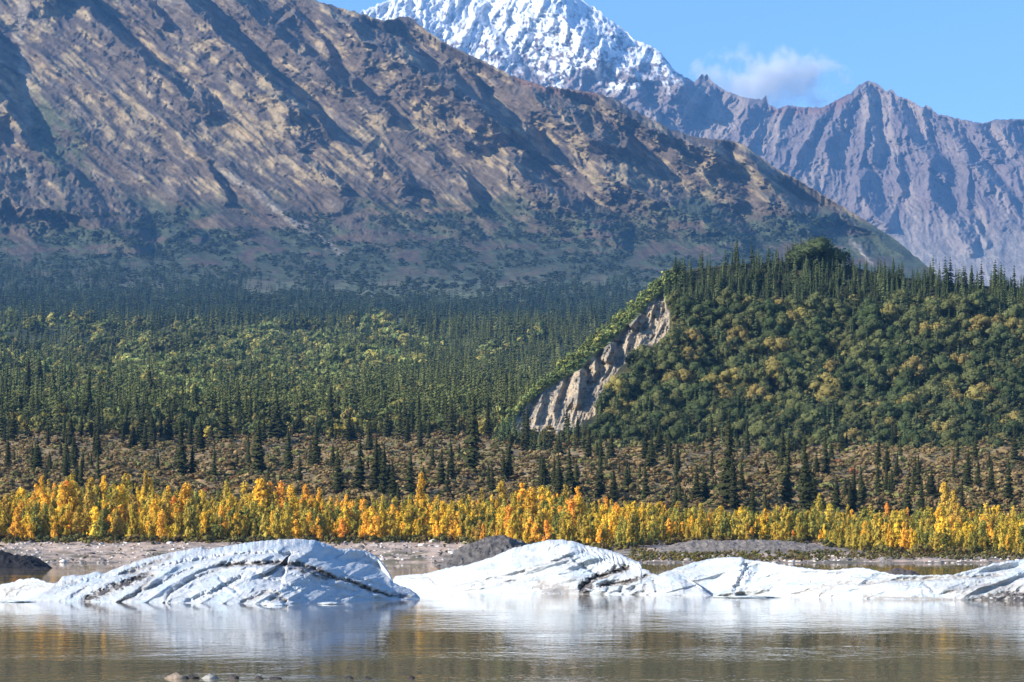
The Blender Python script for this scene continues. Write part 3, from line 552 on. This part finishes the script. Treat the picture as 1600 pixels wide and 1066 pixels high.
# colours (linear albedo)
GOLD, AMBER, OLIVE, LIME = (.88, .53, .055), (.92, .44, .06), (.52, .36, .065), (.66, .46, .07)
_, MGREEN, YGREEN, BROWN, RUST = (.045, .055, .022), (.065, .085, .030), (.13, .14, .04), (.27, .20, .08), (.34, .17, .06)

# ---- stuff: far spruce woods in the valley
n = 15000; py = 400 + 112 * rng.random(n) ** .62; px = rng.uniform(-250, 1250, n)
lim = np.interp(px, [-250, 0, 200, 400, 600, 800, 1050], [388, 402, 428, 452, 466, 462, 448]) + 22 * fbm(px / 110, py / 30, 4, 700); dn = fbm(px / 60, py / 9, 3, 701); k = (py > lim) & (dn > -.42 + .0 * py) | (rng.random(n) < .035); px, py = px[k], py[k]
P = pts(surf, px, py); n = len(P); h = rng.uniform(9, 20, n)
tag(merged('spruce_forest', spr_lo, P, h, h * 1.15, jit([(.02, .03, .018), (.028, .042, .022), (.045, .06, .03)], n), M_spruce), 'distant bluish spruce forest covering the valley below the near mountain', 'forest', kind='stuff')
n = 9500; py = rng.uniform(335, 512, n); px = rng.uniform(-250, 1300, n); k = fbm(px / 75, py / 20, 4, 106) + .25 * ss(400, 480, py) > -.08; px, py = px[k], py[k]; P = pts(surf, px, py); n = len(P); h = rng.uniform(3.5, 8, n)
tag(merged('alder_scrub', lf_lo, P, h, h * 1.9, jit([(.08, .10, .05), (.10, .115, .05), (.06, .08, .042)], n), M_leaf), 'dark green alder scrub spread over the foot of the near mountain', 'scrub', kind='stuff')
# ---- stuff: the mixed wood in the middle distance
n = 10500; py = 505 + 165 * rng.random(n) ** .75; px = rng.uniform(-200, 1080, n); P = pts(surf, px, py); zone = fbm(px / 80, py / 22, 3, 711); spz = (zone + .6 * ss(590, 680, px) * ss(660, 600, py) + .3 * ss(530, 508, py) - .75 * np.exp(-((px - 430) / 190) ** 2 - ((py - 585) / 42) ** 2) - .5 * np.exp(-((px - 120) / 130) ** 2 - ((py - 560) / 22) ** 2) > .12) | (rng.random(n) < .26)
k = spz; h = rng.uniform(9, 19, n) * np.interp(py, [505, 600, 670], [1.15, .9, .7])
tag(merged('spruce_forest', spr_lo + spr_md, P[k], h[k], h[k] * 1.05, jit([(.045, .055, .016), (.06, .07, .022), (.08, .088, .03)], k.sum()), M_spruce), 'dark spruces mixed through the green wood in the middle distance', 'forest', kind='stuff')
k = ~spz; h2 = rng.uniform(7, 14, n) * np.interp(py, [505, 600, 670], [1.15, .85, .55])
tag(merged('deciduous_forest', lf_lo + lf_md[:3], P[k], h2[k], h2[k] * .95, jit([(.14, .15, .05), (.18, .20, .06), (.23, .24, .07), (.30, .25, .07), (.11, .125, .04), (.19, .18, .065)], k.sum(), .2) * (.95 + .9 * fbm(px[k] / 90, py[k] / 22, 3, 713).clip(-.6, .6) + .25 * np.exp(-((px[k] - 470) / 200) ** 2 - ((py[k] - 585) / 50) ** 2))[:, None], M_leaf), 'green and yellowing leafy wood in the middle distance left of the hill', 'forest', kind='stuff')
# ---- stuff: tundra shrubs
n = 15000; py = rng.uniform(655, 800, n); px = rng.uniform(-250, 1850, n); P = pts(surf, px, py); h = rng.uniform(.6, 1.7, n) * (1 + .5 * (rng.random(n) < .12)); zc = fbm(px / 70, py / 10, 3, 720)
t = jit([BROWN, (.28, .20, .085), (.20, .18, .065), (.33, .245, .10), (.22, .22, .07), RUST], n, .2, [.3, .22, .22, .12, .13, .01])
tag(merged('dwarf_birch_scrub', sh_lo, P, h, h * 1.1, t, M_leaf), 'rusty brown knee-high scrub covering the slope behind the yellow trees', 'scrub', kind='stuff')
n = 2400; py = rng.uniform(640, 684, n); px = np.where(rng.random(n) < .5, rng.uniform(-200, 560, n), rng.uniform(560, 1750, n)); k = (px < 560) | (py > 662) ; k &= ~((px > 790) & (px < 935) & (py < 697)); px, py = px[k], py[k]; P = pts(surf, px, py); n = len(P); h = rng.uniform(2.5, 6.5, n)
tag(merged('willow_thicket', lf_md, P, h, h * .9, jit([(.15, .145, .05), (.20, .18, .055), (.10, .115, .042), (.36, .27, .055), (.24, .18, .06)], n, .2, [.3, .25, .25, .08, .12]), M_leaf), 'olive and yellowish bushes in a band along the top of the brown slope', 'bushes', kind='stuff')
n = 620; px = rng.uniform(-250, 1750, n); py = rng.uniform(640, 692, n); k = ((px < 790) | ((px > 940) & (py > 672))) & (fbm(px / 45, py / 30, 3, 733) > -.12); px, py = px[k], py[k]; P = pts(surf, px, py); n = len(P); h = rng.uniform(5, 13.5, n)
tag(merged('spruce_forest', spr_md, P, h, h * 1.1, jit([SPR, (.03, .036, .014), (.045, .052, .02)], n), M_spruce), 'dark spruces in loose clumps along the upper edge of the brown slope', 'forest', kind='stuff')
# ---- stuff: shore shrubs and grass on the right bar and along the thicket foot
n = 3600; px = rng.uniform(-250, 1850, n); py = np.interp(px, [-50, 700, 830, 1000, 1040, 1280, 1330, 1460, 1660], [847, 847, 857, 858, 849, 849, 862, 866, 868]) + rng.uniform(-9, 3, n); m2 = rng.random(n) < .5
px = np.where(m2, rng.uniform(985, 1750, n), px); py = np.where(m2, rng.uniform(860, 878, n) - 4 * (px > 1300), py); P = pts(surf, px, py); h = rng.uniform(.4, 1.4, n) * np.where(m2, .55, 1.2)
tag(merged('shore_scrub', sh_lo, P, h, h * .8, jit([(.16, .145, .045), (.10, .105, .035), (.24, .19, .05), (.18, .12, .045)], n, .2), M_leaf), 'low olive scrub and grass along the far shore', 'scrub', kind='stuff')
n = 300; px = rng.uniform(-100, 720, n); py = rng.uniform(852, 878, n); k = fbm(px / 60, py / 3, 2, 725) > .3; P = pts(surf, px[k], py[k]); n = len(P); h = rng.uniform(.15, .55, n)
tag(merged('grass_tufts', sh_lo, P, h, h * 1.2, jit([(.13, .11, .035), (.09, .08, .03)], n), M_leaf), 'olive grass tufts on the pinkish gravel bar at left', 'grass', kind='stuff')

n = 2600; px = rng.uniform(-150, 1800, n); py = 847 + 33 * rng.random(n) ** 1.3; k = (px < 980) | (py > 868); px, py = px[k], py[k]; P = pts(surf, px, py); n = len(P); h = rng.uniform(.08, .26, n) * (1 + 1.2 * (rng.random(n) < .05))
tag(merged('cobbles', [(ICO[0][0] * (1 + .2 * rng.normal(size=(12, 1))) if len(ICO[0][0]) == 12 else ICO[0][0] * (1 + .15 * rng.normal(size=(len(ICO[0][0]), 1))), ICO[0][1], np.ones(len(ICO[0][0]))) for _ in range(4)], P, h, h * 1.5, jit([(.5, .44, .38), (.3, .26, .23), (.16, .14, .13), (.6, .55, .5)], n), M_gravel), 'scattered cobbles on the gravel bar of the far shore', 'stones', kind='stuff')
# ------------------------------------------------------------------ individual trees
ORD = ['leftmost', 'second', 'third', 'fourth', 'fifth', 'sixth', 'seventh', 'eighth', 'ninth', 'tenth', 'eleventh', 'twelfth', 'thirteenth', 'fourteenth', 'fifteenth', 'sixteenth', 'seventeenth', 'eighteenth', 'nineteenth', 'twentieth']
def label_cells(items, what):
    """items: dicts with key (words before, words after) and px; labels run left to right inside a cell"""
    cells = {}
    for it in items: cells.setdefault(it['key'], []).append(it)
    for (a, b), L in cells.items():
        L.sort(key=lambda q: q['px'])
        for i, it in enumerate(L):
            if len(L) == 1: it['label'] = f'only {a} {what} {b}'
            elif i == 0: it['label'] = f'leftmost {a} {what} {b}'
            elif i == len(L) - 1: it['label'] = f'rightmost {a} {what} {b}'
            else: it['label'] = f'{ORD[i]} {a} {what} from left {b}'
def make_tree(name, geo, tint, m, bark, trunk, cat, group):
    """prototype: Empty with trunk and crown of unit height"""
    r = bpy.data.objects.new(name, None); C.objects.link(r); r.empty_display_size = .2; tag(r, None, cat, group)
    v, f, c = geo; link('crown', np_mesh('crown', v, f, c[:, None] * np.array(tint), m), r); tv, tf = trunk; link('trunk', np_mesh('trunk', tv, tf, None, bark), r)
    return r
def place(proto, used, loc, h, wd, rz, label):
    if id(proto) not in used: used.add(id(proto)); o = proto
    else:
        o = proto.copy(); C.objects.link(o)
        for ch in list(proto.children): c = ch.copy(); C.objects.link(c); c.parent = o
    o.location = loc; o.scale = (wd, wd, h); o.rotation_euler = (random.gauss(0, .03), random.gauss(0, .03), rz); o['label'] = label; return o
HZ = [(45, 'beyond the left shard'), (110, 'just right of shard'), (185, 'above left berg tail'), (260, 'above dirty ice band'), (345, 'above left berg slope'), (420, 'below left berg shoulder'), (500, 'above left berg crest'), (570, 'above left berg blue face'), (650, 'above gap between bergs'), (730, 'left of grey mound'),
      (800, 'above dark grey mound'), (870, 'above middle berg crest'), (940, 'above middle berg shoulder'), (1010, 'above middle berg overhang'), (1080, 'above blue ice lump'), (1160, 'above right berg hump'), (1240, 'above flat gravel mound'), (1320, 'above gravel mound end'), (1400, 'above low ice middle'), (1480, 'above rubble heap'), (1550, 'near right edge'), (9999, 'at right edge')]
HZ[5] = (420, 'left of left berg crest')
def hz(px):
    for x, s in HZ:
        if px < x: return s
# ---- spruces: traced large ones (base x, base y, height px), then scattered ones
TR = [(58, 742, 55), (75, 700, 35), (148, 715, 60), (136, 668, 92), (160, 655, 75), (195, 690, 60), (236, 640, 70), (265, 690, 72), (285, 742, 95), (288, 650, 50), (305, 660, 60), (334, 752, 52), (352, 690, 70), (370, 665, 70), (392, 670, 60),
      (404, 740, 85), (432, 690, 72), (452, 735, 70), (468, 770, 60), (492, 735, 75), (515, 668, 62), (528, 770, 75), (545, 690, 50), (560, 770, 90), (585, 775, 105), (598, 780, 90), (605, 690, 55), (640, 775, 70), (655, 704, 52), (705, 755, 65), (738, 745, 125), (733, 690, 65), (762, 690, 65),
      (795, 730, 65), (822, 702, 72), (845, 760, 55), (848, 775, 45), (866, 760, 48), (885, 690, 55), (902, 694, 42), (922, 722, 50), (938, 780, 85), (960, 775, 40), (982, 765, 42), (978, 770, 48), (1000, 760, 35), (1016, 735, 60), (1030, 705, 52), (1058, 735, 50), (1088, 790, 60), (1102, 788, 62),
      (1136, 795, 150), (1148, 800, 90), (1160, 780, 55), (1175, 826, 70), (1196, 815, 55), (1228, 790, 115), (1222, 720, 60), (1258, 800, 120), (1272, 800, 60), (1290, 748, 80), (1306, 803, 60), (1328, 804, 50), (1350, 690, 50), (1372, 735, 55), (1417, 802, 65), (1440, 805, 60), (1472, 790, 40), (1528, 775, 60), (1548, 770, 60), (1576, 790, 75),
      (1563, 832, 48), (1542, 838, 50), (20, 690, 60), (42, 640, 80), (60, 630, 70), (8, 655, 65), (84, 640, 60), (110, 700, 55), (675, 735, 45), (690, 760, 45), (770, 778, 50), (420, 760, 40), (245, 745, 40), (660, 770, 40), (1110, 705, 60), (1490, 750, 50), (1395, 700, 45), (1585, 720, 60)]
sp = []
for (a, b, h) in TR:
    g_y = min(b, 836); sp.append((a, g_y, h))
k = 0
cl = [(random.uniform(20, 1600), random.uniform(668, 800)) for _ in range(60)]
while len(sp) < 292:
    if random.random() < .6: c = random.choice(cl); x = c[0] + random.gauss(0, 16); y = c[1] + random.gauss(0, 9)
    elif random.random() < .45: x = random.uniform(-20, 760); y = random.uniform(652, 700)
    else: x = random.uniform(-20, 1620); y = random.uniform(690, 812)
    if y < 690 and 770 < x: continue
    if y < 650 or y > 822 or x < -10 or x > 1612: continue
    if y > 770 and x < 480 and random.random() < .8: continue
    sp.append((x, y, random.uniform(24, 55) * (1.25 if y > 760 else 1)))
used = set(); its = []
for (x, y, h) in sp:
    size = 'tall' if h > 64 else 'medium' if h > 42 else 'small'; zn = 'among yellow trees' if y > 790 else 'on lower brown slope' if y > 740 else 'on upper brown slope' if y > 695 else 'at top of slope'
    its.append(dict(px=x, py=y, h=h, key=(size, f'{zn}, {hz(x)}')))
label_cells(its, 'dark spruce')
pr = [make_tree('spruce_tree', g_, SPR, M_spruce, M_bark, trunk_geo(.011, .96), 'spruce', 'dark spruces on the slope and in the yellow thicket') for g_ in spr_hi]
P = pts(surf, [i['px'] for i in its], [i['py'] for i in its])
for it, p in zip(its, P):
    D = p[1]; h = it['h'] * D / FPX; q = pr[random.randrange(len(pr))]
    place(q, used, p, h, h * random.uniform(.85, 1.25) * (1.0 if it['h'] < 90 else .8), random.uniform(0, 6.28), it['label'])
# ---- poplars of the yellow thicket
its = []
def front(x): return np.interp(x, [-50, 700, 830, 1000, 1040, 1280, 1330, 1460, 1660], [847, 847, 857, 858, 849, 849, 862, 866, 868])
def top_env(x): return np.interp(x, [-50, 0, 100, 200, 300, 480, 560, 700, 830, 950, 1010, 1120, 1250, 1400, 1500, 1650], [762, 758, 738, 742, 752, 762, 768, 765, 752, 772, 775, 782, 785, 785, 780, 785])
for i in range(300):
    x = (i * 0.61803 % 1) * 1660 - 30; row = random.choice((0, 0, 1, 1, 1, 2)); te = float(top_env(x)); fb = float(front(x)); b = (fb - random.random() * 5, fb - 13 - random.random() * 8, min(828, te + 48) - random.random() * 8)[row]
    tp = te + (45 + .6 * (fb - 847), 22, 2)[row] + random.gauss(0, 12) + 22 * float(pn(x / 30, 3.3, 55)) + 10 * float(pn(x / 9, 7.3, 57)); h = max(24, b - tp) * random.uniform(.75, 1.1); h = min(h, 84)
    r_ = random.random(); c = 'golden' if r_ < .40 else 'orange' if r_ < .62 else 'olive' if r_ < .85 else 'lime'
    if x > 1100 and random.random() < .42: c = random.choice(('olive', 'lime'))
    its.append(dict(px=x, py=b, h=h, c=c, key=(c + (' tall' if h > 52 else ' short'), ('in front row' if row == 0 else 'in middle row' if row == 1 else 'in back row') + f', {hz(x)}')))
label_cells(its, 'poplar')
TC = dict(golden=GOLD, orange=AMBER, olive=OLIVE, lime=LIME)
pop = {c: [make_tree('poplar_tree', leaf_geo(100 + s + 10 * j, 1000, 24, .27, .04, .022, True), TC[c], M_leaf, M_pale, trunk_geo(.011, .9, .02, 4, s), 'poplar', 'autumn poplars of the yellow thicket') for s in range(4)] for j, c in enumerate(TC)}
P = pts(surf, [i['px'] for i in its], [i['py'] for i in its]); used = set()
# make sure every prototype is used once
seen = {c: 0 for c in TC}
for it, p in zip(its, P):
    h = it['h'] * p[1] / FPX; q = pop[it['c']][seen[it['c']] % 4]; seen[it['c']] += 1
    place(q, used, p, h, h * random.uniform(.8, 1.35), random.uniform(0, 6.28), it['label'])
n = 4300; px = rng.uniform(-260, 1880, n); te = top_env(px); py = te + 38 + rng.random(n) ** .8 * (front(px) - te - 38); hp = np.clip((py - te - 14 * pn(px / 26, px * 0, 56) - 8 * pn(px / 8, px * 0, 58)) * rng.uniform(.3, .95, n), 12, 54) * rng.uniform(.6, 1., n); zc = fbm(px / 55, py / 16, 3, 731) - .18 * ss(1000, 1200, px)
t = np.where((zc > .05)[:, None], jit([GOLD, AMBER, (.52, .34, .045)], n, .15), jit([OLIVE, (.36, .30, .06), (.20, .19, .045), (.5, .32, .05)], n, .2)); P = pts(surf, px, py); h = hp * P[:, 1] / FPX
tag(merged('poplar_saplings', pop_md, P, h, h * .85, t, M_leaf), 'yellow and olive saplings filling the autumn thicket behind the shore', 'saplings', kind='stuff')

# ---- broadleaf trees and spruces of the hill
its = []
def off_bluff(x, y, h, w=10):
    m = np.ones(np.shape(x), bool)
    for dx in (-w, 0, w):
        for k in (0, .35, .7, 1.): m &= inpoly(np.asarray(x, float) + dx, np.asarray(y, float) - k * h, CLIFF, 1) < .3
    return m
def hill_ok(x, y): return (x > 1052 or y > np.interp(x, [925, 1046], [665, 530])) and y > float(crest3(x)) + 2 and bool(off_bluff(np.array([x]), np.array([y]), 30)[0])
hb = lambda x: 'right of the bluff' if x < 1000 else 'below bluff top' if x < 1080 else 'left of round knob' if x < 1160 else 'nearer round knob' if x < 1230 else 'below round knob' if x < 1320 else 'right of round knob' if x < 1390 else 'below skyline spruces' if x < 1470 else 'near right edge' if x < 1540 else 'at right edge'
gx = 0
cand = []
while len(cand) < 300:
    x = random.uniform(925, 1620); y = random.uniform(490, 712)
    if not hill_ok(x, y) or (x < 950 and y < 600) : continue
    if any((x - a) ** 2 + ((y - b) * 1.5) ** 2 < 210 for a, b in cand): 
        gx += 1
        if gx < 20000: continue
    cand.append((x, y))
for (x, y) in cand:
    zt = 'low' if y > 640 else 'mid' if y > 590 else 'high' if y > 535 else 'top'; yb = float(pn(x / 60, y / 40, 801)); c = 'gold-tinged' if random.random() < .11 + .2 * (yb > .3) else 'green' if yb < -.1 else 'olive'
    its.append(dict(px=x, py=y, h=random.uniform(32, 46), c=c, key=(c, {'low': 'at the hill foot', 'mid': 'on lower hillside', 'high': 'on middle hillside', 'top': 'on upper hillside'}[zt] + ', ' + hb(x))))
label_cells(its, 'leafy tree')
HC = {'gold-tinged': (.30, .24, .075), 'green': (.085, .11, .04), 'olive': (.145, .155, .055)}
hp_ = {c: [make_tree('leafy_tree', leaf_geo(200 + s + 10 * j, 950, 14, .46, .10, .034, core=1), HC[c], M_leaf, M_bark, trunk_geo(.02, .8, .03, 5, s), 'leafy tree', 'leafy trees on the wooded hill') for s in range(4)] for j, c in enumerate(HC)}
P = pts(surf3, [i['px'] for i in its], [i['py'] for i in its]); used = set(); seen = {c: 0 for c in HC}
for it, p in zip(its, P):
    h = it['h'] * p[1] / FPX; q = hp_[it['c']][seen[it['c']] % 4]; seen[it['c']] += 1
    place(q, used, p, h, h * random.uniform(.9, 1.25), random.uniform(0, 6.28), it['label'])
# the round dark knob on the skyline: a big dense cottonwood clump
kb = make_tree('round_tree', leaf_geo(300, 2600, 26, .62, .02, .034, core=1), (.07, .095, .04), M_leaf, M_bark, trunk_geo(.03, .7, .0, 6, 3), 'leafy tree', None)
p = pts(surf3, [1276], [418])[0]; hk = 52 * p[1] / FPX; place(kb, {0}, p, hk, hk * 1.25, 0, 'big round dark green tree clump standing on the hilltop skyline'); kb.location = p; kb.scale = (hk * 1.3, hk * 1.3, hk)
for ob in list(C.objects):
    pass
n = 7600; px = rng.uniform(775, 1900, n); c = crest3(px); py = c + 1 + (712 - c) * rng.random(n) ** 1.0
clm = off_bluff(px, py, np.where(py > 640, 14, 24), 4) & ((px > 925) | (py > 690)); strip = (px < 1050) & (py < np.interp(px, [797, 850, 905, 950, 1000, 1036, 1050], [655, 610, 577, 538, 488, 457, 450]))
ft = (px < 950) & (py > 655); P = pts(surf3, px, py)
zone = fbm(px / 55, py / 35, 3, 741); isp = clm & ~strip & ((py < c + 78 + 40 * zone) | (rng.random(n) < .3)) & (px > 1020); isp |= clm & ~strip & (px < 1150) & (py > 640) & (rng.random(n) < .35)
h = rng.uniform(4, 8.5, n) * (1 + .45 * (rng.random(n) < .12)) * (1 + .35 * fbm(px / 30, py / 20, 2, 745)); k = isp; tp = jit([(.04, .05, .02), (.05, .065, .025), (.085, .10, .04)], n)
tag(merged('spruce_forest', spr_md, P[k], h[k], h[k] * .9, tp[k], M_spruce), 'narrow dark spruces crowding the hilltop and the foot of the hill', 'forest', kind='stuff')
k = clm & ~isp & ~strip; hh = rng.uniform(3.2, 5.5, n) * np.where(ft, .5, 1) * rng.uniform(.75, 1.35, n); tl = jit([(.09, .10, .042), (.14, .14, .055), (.07, .085, .036), (.2, .17, .06), (.11, .125, .045)], n)
tag(merged('hill_wood', lf_md, P[k], hh[k], hh[k] * .95, tl[k], M_leaf), 'smaller leafy trees filling the woods on the hill', 'wood', kind='stuff')
n = 900; px = rng.uniform(775, 1060, n); ct = np.interp(px, [775, 797, 850, 905, 950, 1000, 1036, 1060], [690, 657, 612, 578, 540, 489, 456, 440]); c = crest3(px); py = c + (ct - c) * rng.random(n) * .96 - 1; P = pts(surf3, px, py); h = rng.uniform(.7, 2.4, n) * (1 + .6 * (rng.random(n) < .1))
tag(merged('bluff_scrub', lf_lo, P, h, h * .9, jit([(.24, .28, .09), (.20, .24, .08), (.36, .34, .1), (.16, .19, .07)], n, .3), M_leaf), 'yellow-green scrub strip along the top edge of the bare bluff', 'scrub', kind='stuff')
# rubble and bushes at the bluff foot
n = 160; px = rng.uniform(800, 935, n); py = rng.uniform(684, 700, n); P = pts(surf, px, py); h = rng.uniform(1.5, 3.5, n)
tag(merged('bluff_foot_bushes', lf_md, P, h, h, jit([(.12, .10, .03), (.08, .08, .03), (.18, .14, .04)], n), M_leaf), 'scattered olive bushes at the foot of the bare bluff', 'bushes', kind='stuff')

# ------------------------------------------------------------------ cloud and haze
def vol_obj(name, V, F, dens, aniso, color, noise=False):
    m = bpy.data.materials.new(name); m.use_nodes = True; t = m.node_tree; t.nodes.remove(t.nodes['Principled BSDF']); v = N(t, 'ShaderNodeVolumePrincipled')
    v.inputs['Color'].default_value = (*color, 1); v.inputs['Density'].default_value = dens; v.inputs['Anisotropy'].default_value = aniso; t.links.new(v.outputs[0], t.nodes['Material Output'].inputs['Volume'])
    o = link(name, np_mesh(name, V, F, None, m)); return o, t, v
b = [(-9000, -300, -6), (9000, -300, -6), (9000, 14800, -6), (-9000, 14800, -6), (-9000, -300, 3500), (9000, -300, 3500), (9000, 14800, 3500), (-9000, 14800, 3500)]
hz_o, _, _ = vol_obj('haze', b, [(0, 3, 2, 1), (4, 5, 6, 7), (0, 1, 5, 4), (1, 2, 6, 5), (2, 3, 7, 6), (3, 0, 4, 7)], 3.8e-5, 0., (.20, .50, 1.))
tag(hz_o, 'thin blue haze in the valley air', 'haze', kind='stuff')
import bmesh
bm = bmesh.new(); bmesh.ops.create_icosphere(bm, subdivisions=4, radius=1); V = np.array([v.co[:] for v in bm.verts]); F = [[v.index for v in f.verts] for f in bm.faces]; bm.free()
DC = 15600.; ctr = at(1200, 128, DC); wv, hv = 135 * DC / FPX, 66 * DC / FPX
co, t, v = vol_obj('cloud', V * (wv, 350, hv), F, .003, .2, (1, 1, 1)); co.location = ctr; tag(co, 'small wispy grey-white cloud hanging over the saddle right of the snowy peak', 'cloud', kind='stuff')
tc = N(t, 'ShaderNodeTexCoord'); nz = N(t, 'ShaderNodeTexNoise'); nz.inputs['Scale'].default_value = .006; nz.inputs['Detail'].default_value = 6; nz.inputs['Roughness'].default_value = .6; t.links.new(tc.outputs['Object'], nz.inputs['Vector'])
mp = N(t, 'ShaderNodeMapping'); mp.inputs['Scale'].default_value = (1 / wv, 1 / 350, 1 / hv); t.links.new(tc.outputs['Object'], mp.inputs[0]); ln = N(t, 'ShaderNodeVectorMath', operation='LENGTH'); t.links.new(mp.outputs[0], ln.inputs[0])
a1 = N(t, 'ShaderNodeMath', operation='MULTIPLY_ADD'); t.links.new(ln.outputs['Value'], a1.inputs[0]); a1.inputs[1].default_value = -.30; t.links.new(nz.outputs[0], a1.inputs[2])
a2 = N(t, 'ShaderNodeMapRange'); a2.inputs[1].default_value = .30; a2.inputs[2].default_value = .62; a2.inputs[3].default_value = 0; a2.inputs[4].default_value = .022; t.links.new(a1.outputs[0], a2.inputs[0]); t.links.new(a2.outputs[0], v.inputs['Density'])
